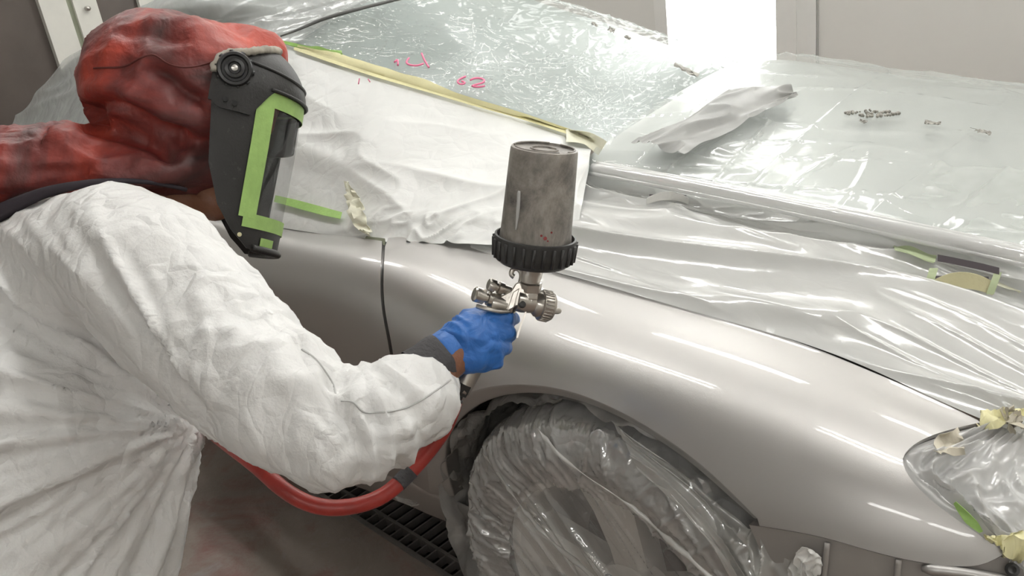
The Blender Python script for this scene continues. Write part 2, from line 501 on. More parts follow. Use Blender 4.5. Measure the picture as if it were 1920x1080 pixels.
M['hose'] = plain('red_rubber_hose', (.30, .026, .018), .42, grain=.0005, gscale=120, var=.2, vscale=25)
M['blackpart'] = plain('black_fitting', (.02, .02, .02), .45)
M['trouser'] = M['suit']

# ================================================================== the booth
WY = 3.6      # far wall
WX = -5.0     # rear doors
GX0, GX1, GY0, GY1 = -4.4, .55, .865, 1.27
def wbox(name, lo, hi, mat, parent=None, bevel=0):
    o = box(name, lo, hi, mat, parent, bevel)
    if parent is None: o['kind'] = 'structure'
    return o
bm = bmesh.new()
box_bm(bm, (WX, -3.2, -.12), (3.2, GY0, 0)); box_bm(bm, (WX, GY1, -.12), (3.2, WY, 0))
box_bm(bm, (WX, GY0, -.12), (GX0, GY1, 0)); box_bm(bm, (GX1, GY0, -.12), (3.2, GY1, 0))
setp(bm_obj('floor', bm, M['floor']), 'brown grey concrete floor with red paint stains', kind='structure')
bm = bmesh.new()   # extraction pit below the grate
box_bm(bm, (GX0, GY0, -.62), (GX1, GY1, -.58)); box_bm(bm, (GX0, GY0 - .03, -.6), (GX1, GY0, -.12)); box_bm(bm, (GX0, GY1, -.6), (GX1, GY1 + .03, -.12))
box_bm(bm, (GX0 - .03, GY0, -.6), (GX0, GY1, -.12)); box_bm(bm, (GX1, GY0, -.6), (GX1 + .03, GY1, -.12))
setp(bm_obj('trim_1', bm, M['darkwell']), 'dark extraction pit under the floor grate', kind='structure')
CZ = 2.9
wbox('ceiling', (WX, -3.2, CZ), (3.2, WY, CZ + .1), M['ceiling'])
wbox('wall_near', (WX, -3.3, 0), (3.2, -3.2, CZ), M['nearwall'])
wbox('wall_front', (3.2, -3.2, 0), (3.3, WY, CZ), M['wall'])
# far wall with the bright window between two runs of panelling
wx0 = P(1252, 60, y=WY)[0]; wx1 = P(1460, 60, y=WY)[0]
wl = wbox('wall_far', (WX, WY, 0), (wx0, WY + .1, CZ), M['wall'])
bm = bmesh.new(); box_bm(bm, (wx1, WY, 0), (3.2, WY + .1, CZ)); box_bm(bm, (wx0, WY, 0), (wx1, WY + .1, .18)); box_bm(bm, (wx0, WY, 2.4), (wx1, WY + .1, CZ))
bm_obj('wall_panelling', bm, M['wall'], wl)
win = wbox('window_1', (wx0, WY + .05, .18), (wx1, WY + .07, 2.4), M['bright'])
wbox('window_frame', (wx1 - .004, WY - .015, .15), (wx1 + .09, WY, 2.42), M['wall_trim'], win)
wbox('window_frame', (wx0 - .06, WY - .015, .15), (wx0 + .01, WY, 2.42), M['wall_trim'], win)
for px in (1484, 1534):
    xx = P(px, 80, y=WY)[0]
    wbox('panel_joint', (xx - .003, WY - .006, 0), (xx + .003, WY, CZ), M['joint'], wl)
xx = P(1484, 80, y=WY)[0]
wbox('panel_strip', (xx + .006, WY - .008, 0), (P(1534, 80, y=WY)[0] - .006, WY, CZ), M['wall_trim'], wl)
# rear booth doors: brown panes between white posts
bl = wbox('wall_rear', (WX - .1, -3.2, 0), (WX, WY, CZ), M['wall'])
ys = {k: P(k, 60, x=WX)[1] for k in (-600, 82, 133, 146, 190, 268, 300)}
d1 = wbox('door_1', (WX, ys[-600], 0), (WX + .03, ys[82], 2.5), M['brownpane'])
d2 = wbox('door_2', (WX, ys[190], 0), (WX + .03, ys[268], 2.5), M['brownpane'])
wbox('door_post', (WX, ys[82], 0), (WX + .07, ys[133], 2.6), M['post'], d1)
wbox('door_seal', (WX, ys[133], 0), (WX + .04, ys[146], 2.6), M['seal'], d1)
wbox('door_post', (WX, ys[146], 0), (WX + .06, ys[190], 2.6), M['post'], d2)
wbox('door_post', (WX, ys[268], 0), (WX + .06, ys[300], 2.6), M['post'], d2)
for k, zz in enumerate((1.05, .85)):
    yy = (ys[146] + ys[190]) / 2
    tube('door_bolt', [(WX + .06, yy, zz), (WX + .085, yy, zz)], .012, M['pin'], d2)

# ceiling lamps: twin fluorescent tubes in white troughs, running along the car
for r_, yy in enumerate((1.15, 3.1, -1.8)):  # last row is unseen fill, added to light the suit and wheel
    for c_, xx in enumerate((-3.7, -1.95, -.2, 1.55) if r_ < 2 else (.75, 2.2)):
        side = ('above the near half of the car', 'along the far wall', 'added behind the camera as fill')[r_]
        lf = empty('ceiling_lamp', (xx, yy, CZ - .09), 'fluorescent ceiling lamp %s, %s from the rear doors' % (side, ('first', 'second', 'third', 'fourth', 'fifth')[c_]), 'lamp', 'fluorescent lamps on the booth ceiling')
        box('housing', (xx - .62, yy - .14, CZ - .03), (xx + .62, yy + .14, CZ - .001), M['housing'], lf)
        for s in (-1, 1):
            tube('tube', [(xx - .6, yy + s * .07, CZ - .06), (xx + .6, yy + s * .07, CZ - .06)], .019, M['tube'], lf, seg=10)
            for e in (-1, 1):
                box('tube_holder', (xx + e * .605 - .01, yy + s * .07 - .02, CZ - .085), (xx + e * .605 + .01, yy + s * .07 + .02, CZ - .03), M['housing'], lf)

# floor grate beside the car
gr = empty('floor_grate', ((-2.0), 1.06, 0), 'steel bar floor grate over the dark pit beside the car', 'grate')
box('frame', (GX0, GY0, -.03), (GX1, GY0 + .012, .004), M['steel'], gr)
for yy, hw in ((.917, .004), (1.005, .004), (1.10, .004), (1.19, .004)):
    box('rail', (GX0, yy - hw, -.022), (GX1, yy + hw, .003), M['steel'], gr)
bar0 = None
nb = 150
for i in range(nb):
    x0 = -4.35 + i * .032
    if bar0 is None:
        bar0 = box('bar', (x0 - .0022, GY0 + .012, -.02), (x0 + .0022, GY1, .0), M['steel'], gr); bx0 = bar0.location.x
    else:
        b = bar0.copy(); COL.objects.link(b); b.location.x = bx0 + i * .032

# ================================================================== the car
CAR = empty('car', (-2.0, 1.65, 0), 'silver car masked in plastic film with freshly sprayed front fender', 'car')
ST = [-3.6, -2.6, -1.9, -1.45, -1.15, -.95, -.68, -.45, -.30, -.20, -.10, .0]
#        inboard      seam        shoulder                      side                       bottom
PR = [[(1.00, .87), (.86, .86), (.80, .85), (.77, .80), (.755, .70), (.745, .55), (.755, .42), (.79, .31), (.83, .22)],
      [(1.00, .86), (.86, .84), (.80, .835), (.768, .79), (.752, .70), (.742, .55), (.752, .42), (.79, .31), (.83, .22)],
      [(.95, .80), (.855, .765), (.80, .775), (.766, .745), (.748, .68), (.74, .55), (.75, .42), (.785, .31), (.83, .22)],
      [(.95, .81), (.858, .79), (.81, .785), (.768, .755), (.746, .685), (.738, .56), (.748, .42), (.785, .31), (.83, .22)],
      [(.96, .82), (.865, .805), (.815, .797), (.768, .765), (.742, .69), (.733, .56), (.743, .42), (.78, .31), (.83, .22)],
      [(1.01, .80), (.93, .785), (.86, .781), (.79, .757), (.742, .69), (.722, .56), (.732, .42), (.78, .31), (.83, .22)],
      [(1.02, .79), (.94, .775), (.87, .775), (.795, .757), (.742, .70), (.716, .60), (.722, .45), (.78, .31), (.83, .22)],
      [(1.02, .775), (.95, .757), (.88, .758), (.81, .744), (.757, .70), (.728, .62), (.736, .48), (.79, .32), (.84, .23)],
      [(1.02, .75), (.95, .728), (.895, .733), (.835, .723), (.788, .69), (.758, .62), (.765, .5), (.82, .33), (.87, .24)],
      [(1.06, .72), (.98, .70), (.93, .703), (.875, .692), (.832, .66), (.806, .60), (.812, .49), (.86, .34), (.91, .25)],
      [(1.15, .68), (1.07, .662), (1.01, .658), (.96, .645), (.92, .615), (.895, .56), (.9, .47), (.94, .34), (.99, .25)],
      [(1.35, .62), (1.27, .605), (1.21, .60), (1.16, .585), (1.12, .56), (1.10, .52), (1.10, .45), (1.13, .34), (1.17, .25)]]
BC = np.array([[(x, y, z) for (y, z) in pr] for x, pr in zip(ST, PR)])          # stations, rows, 3
BC = BC.transpose(1, 0, 2)                                                       # rows, stations
NR = BC.shape[0]
def Bat(xs, vs):
    """points of the car's side at station x and row v (arrays)"""
    xs = np.asarray(xs, float); vs = np.asarray(vs, float)
    A = np.stack([spline1(ST, BC[r], xs) for r in range(NR)])                    # rows, n, 3
    out = np.empty((len(xs), 3))
    # natural spline over rows for each column (vectorised solve with common knots)
    n = NR; T = np.zeros((n, n)); T[0, 0] = T[-1, -1] = 1; b = np.zeros((n, len(xs) * 3)); Af = A.reshape(n, -1)
    for i in range(1, n - 1):
        T[i, i-1:i+2] = (1, 4, 1); b[i] = 6 * (Af[i+1] - 2 * Af[i] + Af[i-1])
    m = np.linalg.solve(T, b).reshape(n, -1, 3)
    i = np.clip(np.floor(vs).astype(int), 0, n - 2); k = np.arange(len(xs))
    a = (i + 1 - vs)[:, None]; c = (vs - i)[:, None]
    return m[i, k] * a**3 / 6 + m[i+1, k] * c**3 / 6 + (A[i, k] - m[i, k] / 6) * a + (A[i+1, k] - m[i+1, k] / 6) * c
_gx, _gv = np.meshgrid(np.linspace(-3.4, -.01, 420), np.linspace(0, NR - 1, 170))
_gp = proj(Bat(_gx.ravel(), _gv.ravel()))
def Binv(px, py):
    k = np.argmin(((_gp - (px, py)) ** 2).sum(1))
    q = np.array([_gx.ravel()[k], _gv.ravel()[k]])
    for _ in range(6):
        f0 = proj(Bat([q[0]], [q[1]]))[0]; e = 1e-3
        J = np.stack([(proj(Bat([q[0] + e], [q[1]]))[0] - f0) / e, (proj(Bat([q[0]], [q[1] + e]))[0] - f0) / e], 1)
        try: s = np.linalg.solve(J, np.array([px, py]) - f0)
        except Exception: break
        q = q + np.clip(s, -.05, .05)
    q[0] = np.clip(q[0], -3.5, -.005); q[1] = np.clip(q[1], 0, NR - 1)
    return q
def densify(poly, step=9):
    out = []
    for a, b in zip(poly, poly[1:] + poly[:1]):
        n = max(1, int(math.hypot(b[0]-a[0], b[1]-a[1]) / step))
        for k in range(n): out.append((a[0] + (b[0]-a[0]) * k / n, a[1] + (b[1]-a[1]) * k / n))
    return out
def arc(pts, n):
    return [tuple(p) for p in smooth_path(np.array([(a, b, 0) for a, b in pts], float), n)[:, :2]]
SV = .09   # scale that makes (x, v) roughly metric
def body_panel(name, poly_px, mat, parent, off=0.0, thick=.012, step=.012):
    """a panel of the car's side: outline given by its corner pixels, surface from the body's profile"""
    uv = [Binv(*p) for p in poly_px]
    poly = [Vector((q[0], q[1] * SV)) for q in uv]
    A = np.array(poly); lo = A.min(0); hi = A.max(0)
    def inside(pt):
        c = False
        x, y = pt
        for (x1, y1), (x2, y2) in zip(A, np.roll(A, -1, 0)):
            if (y1 > y) != (y2 > y) and x < (x2 - x1) * (y - y1) / (y2 - y1) + x1: c = not c
        return c
    gx = np.arange(lo[0] + step, hi[0], step); gy = np.arange(lo[1] + step * .6, hi[1], step)
    seg_mid = A
    pts = []
    for i, y in enumerate(gy):
        for x in gx + (step / 2 if i % 2 else 0):
            if inside((x, y)) and ((seg_mid - (x, y)) ** 2).sum(1).min() > (step * .45) ** 2: pts.append(Vector((x, y)))
    n = len(poly)
    r = delaunay_2d_cdt(poly + pts, [], [list(range(n))], 1, 1e-7)
    v2 = np.array([tuple(v) for v in r[0]]); faces = [tuple(f) for f in r[2]]
    V = Bat(v2[:, 0], v2[:, 1] / SV)
    if off:
        e = 1e-3
        n_ = np.cross(Bat(v2[:, 0] + e, v2[:, 1] / SV) - V, Bat(v2[:, 0], v2[:, 1] / SV + e) - V)
        n_ /= np.linalg.norm(n_, axis=1, keepdims=True)
        n_ *= np.sign(((CAM - V) * n_).sum(1).mean())
        V = V + n_ * off
    # orient
    a, b, c = (V[[f[k] for f in faces]] for k in range(3))
    nn = np.cross(b - a, c - a)
    if ((CAM - a) * nn).sum() < 0: faces = [f[::-1] for f in faces]
    o = link(name, mesh_pd(V, faces), mat, parent)
    if thick:
        m = o.modifiers.new('s', 'SOLIDIFY'); m.thickness = thick; m.offset = -1
        m = o.modifiers.new('e', 'EDGE_SPLIT'); m.split_angle = math.radians(50)
    return o

GAP = arc([(722, 462), (719, 520), (722, 580), (733, 640), (742, 700), (752, 780), (762, 850), (774, 906)], 26)
ARCH = arc([(838, 938), (825, 895), (822, 855), (831, 818), (850, 793), (880, 769), (925, 751), (985, 745), (1045, 753), (1105, 772), (1170, 803), (1230, 841), (1290, 885), (1350, 938), (1402, 984)], 60)
HOLE = arc([(806, 926), (802, 890), (800, 850), (808, 806), (830, 772), (866, 743), (920, 725), (985, 721), (1053, 730), (1118, 751), (1188, 785), (1250, 823), (1312, 869), (1372, 924), (1420, 972)], 60)
LAMP = arc([(1884, 1035), (1813, 987), (1761, 950), (1724, 917), (1699, 884), (1693, 860), (1706, 840), (1732, 823), (1776, 807), (1838, 792)], 40)
BOT = arc([(1424, 986), (1480, 995), (1560, 1012), (1640, 1035), (1720, 1053), (1795, 1062), (1845, 1057), (1880, 1040)], 30)
SEAM = arc([(1832, 787), (1740, 742), (1630, 695), (1530, 654), (1430, 619), (1330, 588), (1230, 560), (1130, 534), (1030, 508), (940, 478), (860, 448)], 60)
fender_px = GAP + [(806, 926)] + HOLE[1:] + BOT + LAMP + SEAM + [(790, 440), (728, 446)]
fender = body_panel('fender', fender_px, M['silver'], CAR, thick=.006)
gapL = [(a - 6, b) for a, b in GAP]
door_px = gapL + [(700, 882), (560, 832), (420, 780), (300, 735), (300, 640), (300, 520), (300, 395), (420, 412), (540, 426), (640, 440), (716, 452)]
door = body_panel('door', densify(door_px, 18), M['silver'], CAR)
rearq_px = [(290, 735), (200, 705), (60, 650), (-60, 600), (-60, 330), (60, 350), (200, 378), (290, 393)]
body_panel('rear_quarter', densify(rearq_px, 18), M['silver'], CAR, step=.03)
# dark body shell behind the gaps
back = densify([(690, 470), (760, 470), (800, 900), (740, 900)], 20)
body_panel('inner_shell', back, M['black'], CAR, off=-.02, thick=0, step=.03)
inner_seam = densify([(870, 440), (1030, 494), (1430, 604), (1845, 775), (1845, 800), (1430, 634), (1030, 524), (860, 465)], 14)
body_panel('seam_channel', inner_seam, M['black'], CAR, off=-.016, thick=0, step=.02)
# rolled lip of the wheel arch
def lip():
    a = np.array([Bat([q[0]], [q[1]])[0] for q in (Binv(*p) for p in HOLE)])
    b = np.array([Bat([q[0]], [q[1]])[0] for q in (Binv(*p) for p in ARCH)])
    n = len(a); t = np.linspace(0, 1, n)
    iny = np.array([0, 1, 0])
    rows = [a, a * .8 + b * .2 + iny * .0022, a * .45 + b * .55 + iny * .0075, b + iny * .0145, b + iny * .024, b + iny * .045]
    G = surf(rows, n, 25)
    return grid_obj('arch_lip', G, M['silver'], CAR)
lip()
# sill below door and fender
st_ = [(430, 778), (560, 826), (700, 878), (772, 904), (808, 920), (845, 935), (888, 955)]
Gs = surf(np.array([[P(x, y, y=.778) for x, y in st_], [P(x - 4, y + 9, y=.776) for x, y in st_], [P(x - 8, y + 26, y=.786) for x, y in st_], [P(x - 10, y + 42, y=.81) for x, y in st_]]), 80, 20)
grid_obj('sill', Gs, M['silver'], CAR, thick=.004)
# bumper below the fender
bump_px = [(1400, 988)] + [(a, b + 5) for a, b in BOT] + [(1890, 1046), (1960, 1100), (2050, 1180), (2000, 1290), (1800, 1290), (1620, 1230), (1480, 1180), (1440, 1080)]
bumper = body_panel('bumper', densify(bump_px, 14), M['primer'], CAR, off=-.006)
for px in (1552, 1689):
    q = [Binv(px - (yy - 1010) * .10, yy) for yy in np.linspace(1018 if px < 1600 else 1050, 1100, 8)]
    tube('bumper_rib', np.array([Bat([a], [b])[0] for a, b in q]), .0035, M['primer'], bumper, seg=6)
q = [Binv(a, b) for a, b in arc([(1728, 1066), (1790, 1072), (1860, 1083), (1930, 1098)], 14)]
tube('bumper_lip', np.array([Bat([a], [b])[0] for a, b in q]), np.r_[.003, np.full(13, .006)], M['silver'], bumper, seg=8)
q = Binv(1898, 1068); c0 = Bat([q[0]], [q[1]])[0]
lathe_obj('bumper_clip', [(.001, .0), (.006, 0), (.007, .004), (.004, .005), (.001, .003)], c0, CAM - c0, M['blackpart'], bumper, 14)
# headlight behind its masking
lamp_px = [(1880, 1020), (1815, 972), (1767, 940), (1733, 910), (1712, 882), (1708, 862), (1718, 848), (1740, 833), (1780, 819), (1850, 800), (1960, 840), (2040, 960), (1980, 1080)]
body_panel('headlight', densify(lamp_px, 16), M['glass'], CAR, off=-.028, thick=.01)

# hood profile
HX = [-1.14, -1.05, -.945, -.68, -.45, -.30, -.15, .0]
HA = [(.89, .80), (.91, .794), (.93, .786), (.94, .775), (.95, .757), (.95, .728), (1.02, .685), (1.25, .60)]
def hood_rows(raise_=0):
    C = []
    for x, (ya, za) in zip(HX, HA):
        k = np.interp(x, [-1.05, -.35, 0], [.050, .074, .09]); cr = np.interp(x, [-1.0, -.52, -.2, 0], [.113, .078, .072, .09])
        yr = max(1.22, ya + .2)
        C.append([(x, ya, za), (x, ya + (yr - ya) * .28, za + .020), (x, ya + (yr - ya) * .62, za + .034), (x, yr - .025, za + k - .040),
                  (x, yr + .02, za + k), (x, yr + .22, za + (k + cr) / 2 + .006), (x, 1.75, za + cr), (x, 2.02, za + cr - .035), (x, 2.25, za + .0), (x, 2.42, za - .06)])
    C = np.array(C).transpose(1, 0, 2)
    return C
HC = hood_rows()
def hood_surf(nu, nv, r0, r1):
    full = surf(HC, nu, 200, us=HX)
    i0 = r0 / (HC.shape[0] - 1) * 199; i1 = r1 / (HC.shape[0] - 1) * 199
    q = np.linspace(i0, i1, nv)
    a = np.floor(q).astype(int).clip(0, 198); fr = (q - a)[:, None, None]
    return full[a] * (1 - fr) + full[a + 1] * fr
G = hood_surf(90, 120, 0.12, 9); n = grid_normals(G)
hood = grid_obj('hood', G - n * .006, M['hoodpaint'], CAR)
# windshield and pillars
Wc = [[(545, 78, 1.15), (700, 132, 1.18), (850, 178, 1.22), (1000, 222, 1.28), (1100, 250, 1.32), (1230, 290, 1.38)],
      [(620, 30, 1.25), (790, 85, 1.32), (930, 130, 1.40), (1080, 170, 1.48), (1190, 200, 1.53), (1310, 240, 1.58)],
      [(720, -20, 1.40), (880, 35, 1.50), (1020, 85, 1.60), (1160, 120, 1.68), (1260, 150, 1.73), (1380, 200, 1.75)],
      [(830, -70, 1.65), (970, -10, 1.80), (1110, 35, 1.90), (1240, 80, 1.95), (1340, 115, 1.98), (1450, 165, 1.95)]]
W3 = [[P(a, b, y=c) for a, b, c in r] for r in Wc]
far_edge = [p + np.array([-.03, .16, -.05]) for p in W3[3]]
W3.append(far_edge)
W3 = np.array(W3)
GW = surf(W3, 150, 110); nW = grid_normals(GW)
wind = grid_obj('windshield', GW - nW * .012, M['glass'], CAR)
tube('header_trim', np.array([P(a, b, y=yv) for a, b, yv in ((526, 68, 1.14), (560, 55, 1.17), (590, 42, 1.20), (660, 20, 1.27), (740, 0, 1.36), (830, -22, 1.48))]), [.002, .004, .0045, .004, .0035, .003], M['trimgrey'], CAR, 40, 8)
# side window and pillar under the paper
Pc = [[(420, 55, 1.13), (545, 88, 1.145), (700, 140, 1.175), (850, 186, 1.215), (1000, 230, 1.275), (1110, 262, 1.325)],
      [(420, 180, 1.03), (540, 200, 1.04), (700, 235, 1.06), (850, 275, 1.10), (1000, 305, 1.15), (1105, 305, 1.22)],
      [(420, 300, .93), (540, 320, .935), (700, 350, .95), (850, 365, .99), (1000, 375, 1.05), (1095, 360, 1.14)],
      [(420, 415, .855), (540, 430, .853), (700, 455, .862), (800, 459, .883), (935, 462, .925), (1080, 455, 1.01)]]
P3 = np.array([[P(a, b, y=c) for a, b, c in r] for r in Pc])
GP = surf(P3, 190, 120); nP = grid_normals(GP)
grid_obj('side_window', (GP - nP * .014)[::3, ::3], M['glass'], CAR)
# roof and rear side, wrapped
Rc = [[P(250, -40, x=-2.5) + (0, .5, .06), P(420, -60, x=-2.25) + (0, .45, .05), P(640, -70, x=-2.0) + (0, .25, .03), P(800, -60, x=-1.88)],
      [P(190, 68, x=-2.9) + (0, .07, 0), P(320, 0, x=-2.5), P(520, 0, x=-2.1), P(700, -8, x=-1.87)],
      [P(130, 110, x=-3.1), P(250, 60, x=-2.7), P(420, 50, x=-2.25), P(550, 76, x=-1.92)],
      [P(60, 190, x=-3.4), P(200, 170, x=-2.7), P(340, 150, x=-2.25), P(440, 150, x=-2.05)],
      [P(5, 262, x=-3.55), P(120, 290, x=-2.75), P(280, 290, x=-2.3), P(420, 300, x=-1.98)],
      [P(-40, 350, x=-3.5), P(60, 362, x=-2.8), P(220, 388, x=-2.35), P(420, 414, x=-1.9)]]
GR = surf(np.array(Rc), 90, 110); nRf = grid_normals(GR)
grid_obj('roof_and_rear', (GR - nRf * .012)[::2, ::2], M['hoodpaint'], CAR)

# front wheel
WC = np.array([-.70, .76, .34])
wheel = bpy.data.objects.new('wheel', None); COL.objects.link(wheel); wheel.parent = CAR; wheel.location = Vector((-.70, .86, .01)) - CAR.location
prof = [(.235, .0), (.25, -.008), (.285, -.014), (.315, -.004), (.33, .025), (.334, .10), (.33, .175), (.30, .205), (.235, .2)]
V, Fc = lathe([(r, h) for r, h in prof], WC, (0, 1, 0), 64)
Fc = Fc[:-2]
link('tyre', mesh_pd(V, Fc), M['tyre'], wheel)
V, Fc = lathe([(.24, 0), (.235, -.004), (.225, .0), (.22, .012), (.205, .06), (.2, .19)], WC, (0, 1, 0), 64)
link('rim', mesh_pd(V, Fc[:-2]), M['alloy'], wheel)
lathe_obj('brake_disc', [(.001, .10), (.16, .10), (.16, .115), (.001, .115)], WC, (0, 1, 0), M['dark_alloy'], wheel)
lathe_obj('barrel_back', [(.001, .16), (.205, .16), (.205, .165), (.001, .165)], WC, (0, 1, 0), M['dark_alloy'], wheel)
def spoke(ang):
    d = np.array([math.cos(ang), 0, math.sin(ang)]); s = np.array([-math.sin(ang), 0, math.cos(ang)]); iny = np.array([0, 1, 0])
    bm = bmesh.new(); ring = []
    for r, hw, dep in ((.03, .030, .024), (.10, .032, .022), (.17, .040, .014), (.226, .052, .003)):
        c = WC + d * r
        ring.append([bm.verts.new(c + s * hw + iny * (dep + .012)), bm.verts.new(c + s * hw * .72 + iny * dep), bm.verts.new(c - s * hw * .72 + iny * dep), bm.verts.new(c - s * hw + iny * (dep + .012)), bm.verts.new(c - s * hw + iny * (dep + .05)), bm.verts.new(c + s * hw + iny * (dep + .05))])
    for a, b in zip(ring[:-1], ring[1:]):
        for k in range(6): bm.faces.new((a[k], a[(k+1) % 6], b[(k+1) % 6], b[k]))
    bm.faces.new(ring[0]); bm.faces.new(ring[-1][::-1])
    bmesh.ops.recalc_face_normals(bm, faces=bm.faces)
    return bm_obj('spoke', bm, M['alloy'], wheel)
for k in range(5): spoke(math.radians(100 + 72 * k))
lathe_obj('hub_cap', [(.075, .05), (.075, .022), (.068, .016), (.04, .014), (.03, .02), (.001, .02)], WC, (0, 1, 0), M['alloy'], wheel)
for k in range(5):
    a = math.radians(64 + 72 * k)
    lathe_obj('lug_nut', [(.012, .03), (.012, .0), (.010, -.002), (.001, -.002)], WC + np.array([.055 * math.cos(a), .014, .055 * math.sin(a)]), (0, 1, 0), M['dark_alloy'], wheel, 8)
# other wheels stand hidden behind the body
for (xx, yy) in ((-.70, 2.34), (-3.3, .80), (-3.3, 2.34)):
    w2 = bpy.data.objects.new('wheel', None); COL.objects.link(w2); w2.parent = CAR; w2.location = Vector((xx, yy + .1, .01)) - CAR.location
    V, Fc = lathe(prof, (xx, yy, .34), (0, 1, 0), 40)
    link('tyre', mesh_pd(V, Fc), M['tyre'], w2)
# wheel well behind the arch
def well(rad, y0, y1, nu=80, nv=14):
    th = np.linspace(math.radians(-15), math.radians(207), nu)
    def rr(a): return rad + .034 * float(np.interp(math.degrees(a), [110, 160, 207], [0, 1, 1])) + .02 * float(np.interp(math.degrees(a), [-15, 40], [1, 0]))
    def yy(a): return y0 - .016 * float(np.interp(math.degrees(a), [110, 160], [0, 1]))
    return np.array([[(-.70 + rr(a) * math.cos(a), yy(a) + (y1 - yy(a)) * t_, .345 + rr(a) * math.sin(a)) for a in th] for t_ in np.linspace(0, 1, nv)])
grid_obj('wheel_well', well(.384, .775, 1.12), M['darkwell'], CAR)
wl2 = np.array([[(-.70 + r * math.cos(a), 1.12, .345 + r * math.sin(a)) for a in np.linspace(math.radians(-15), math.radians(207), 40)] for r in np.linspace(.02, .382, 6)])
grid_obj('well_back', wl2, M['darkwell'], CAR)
box('underbody', (-3.4, .98, .24), (-1.2, 2.3, .30), M['black'], CAR)

# ================================================================== masking films, papers and tapes
def uvgrid(nu, nv): return np.meshgrid(np.linspace(0, 1, nu), np.linspace(0, 1, nv))
# --- paper over the side window
u, v = uvgrid(190, 120)
fold = grid_ridges(190, 120, 2.4, 3.4, -.5, 3.1, 2.2, .6) * .010 + grid_ridges(190, 120, 3.4, 3.0, .8, 7.7, 4, .5) * .008
crk = grid_ridges(190, 120, 14, 9, .4, 2.2, 3, 1.2) * .010 * np.clip((v - .72) / .28, 0, 1) * np.clip((u - .3) / .2, 0, 1)
paper = grid_obj('masking_paper', GP + nP * (fold * np.clip(np.minimum(v * 2, (1.02 - v) * 6), 0, 1) + crk + .003)[..., None], M['paper'], uvscale=(3, 1))
setp(paper, 'white masking paper over the side window, taped along its top and creased', 'masking paper')
# --- clear film on the windshield
u, v = uvgrid(260, 190)
GWf = surf(W3, 260, 190); nWf = grid_normals(GWf)
wr = grid_ridges(260, 190, 12, 6, .9, 1.3, 10, 1.6) * .005 + grid_ridges(260, 190, 7, 16, -.7, 5.3, 14, 1.5) * .004 + grid_ridges(260, 190, 3, 3, .3, 8.8, 2, .5) * .004 + grid_ridges(260, 190, 20, 14, .3, 2.8, 12, 2.0) * .003
# creases fanning out of the lower corner of the glass
fanc = np.array([.72, .0])
ang = np.arctan2(v - fanc[1] + 1e-6, (u - fanc[0]) * 1.6); rad = np.hypot((u - fanc[0]) * 1.6, v)
fan = ridge(np.stack([ang * 9, rad * .8, 0 * u], -1).reshape(-1, 3), 1, 4.4, 7).reshape(190, 260)
wr += fan * .004 * np.exp(-rad * 1.3)
wfilm = grid_obj('masking_film', GWf + nWf * (wr + .004)[..., None], M['film_glass'], uvscale=(3, 2))
setp(wfilm, 'clear wrinkled plastic film stretched over the windshield', 'masking film')
# --- cloudy film on roof and rear side
wr = grid_ridges(90, 110, 4, 6, .5, 2.9, 3, 1.0) * .014
rfilm = grid_obj('masking_film', GR + nRf * wr[..., None], M['film_rear'], uvscale=(2, 2))
setp(rfilm, 'cloudy grey plastic film wrapped over the roof and rear side', 'masking film')
# --- clear film on the hood, beyond the rolled edge
NU, NV = 260, 190
u, v = uvgrid(NU, NV)
G = hood_surf(NU, NV, 3.95, 9); n = grid_normals(G)
q = np.stack([u * 5 + np.sin(v * 5) * .5, v * 5, 0 * u], -1).reshape(-1, 3)
wr = ridge(np.stack([(u * 1.0 + .9 * v**2 * .3) * 9, v * 1.5, 0*u], -1).reshape(-1, 3), 1, 3.3, 14).reshape(NV, NU) * .006
wr += ridge(np.stack([u * 3 + v * 2, (v - .25 * u) * 16, 0*u], -1).reshape(-1, 3), 1, 6.1, 10).reshape(NV, NU) * .004
wr += ridge(q, 1, 2.3, 2).reshape(NV, NU) * .004
hfilm = grid_obj('masking_film', G + n * (wr + .002)[..., None], M['film_hood'], uvscale=(3, 2))
setp(hfilm, 'clear plastic film stretched over the hood beyond the rolled edge', 'masking film')
# --- milky drape between the fender seam and the rolled edge
NU, NV = 420, 150
u, v = uvgrid(NU, NV)
G = hood_surf(NU, NV, 0.02, 3.8); n = grid_normals(G)
fl = ridge(np.stack([u * 1.6, (v - .55 * u) * 3.4 + .25 * np.sin(u * 6), 0*u], -1).reshape(-1, 3), 1, 1.7, 2.2).reshape(NV, NU)
f2 = ridge(np.stack([u * 2.6, (v + .25 * u) * 9, 0*u], -1).reshape(-1, 3), 1, 6.6, 4).reshape(NV, NU)
f3 = ridge(np.stack([u * 16, v * 9 + u * 5, 0*u], -1).reshape(-1, 3), 1, 4.9, 3).reshape(NV, NU)
edge = np.clip(v * 7, 0, 1); top = np.clip((v - .62) / .25, 0, 1)
h = (fl * .020 + f2 * .0035 * (1 - top)) * edge + f3 * .013 * top * np.clip(1.05 - v, 0, 1) * 3 * np.clip(1.2 - u, .2, 1)
drape = grid_obj('masking_film', G + n * (h + .0015)[..., None], M['film_drape'], uvscale=(4, 1))
setp(drape, 'milky plastic film in long folds along the hood edge beside the fender', 'masking film')
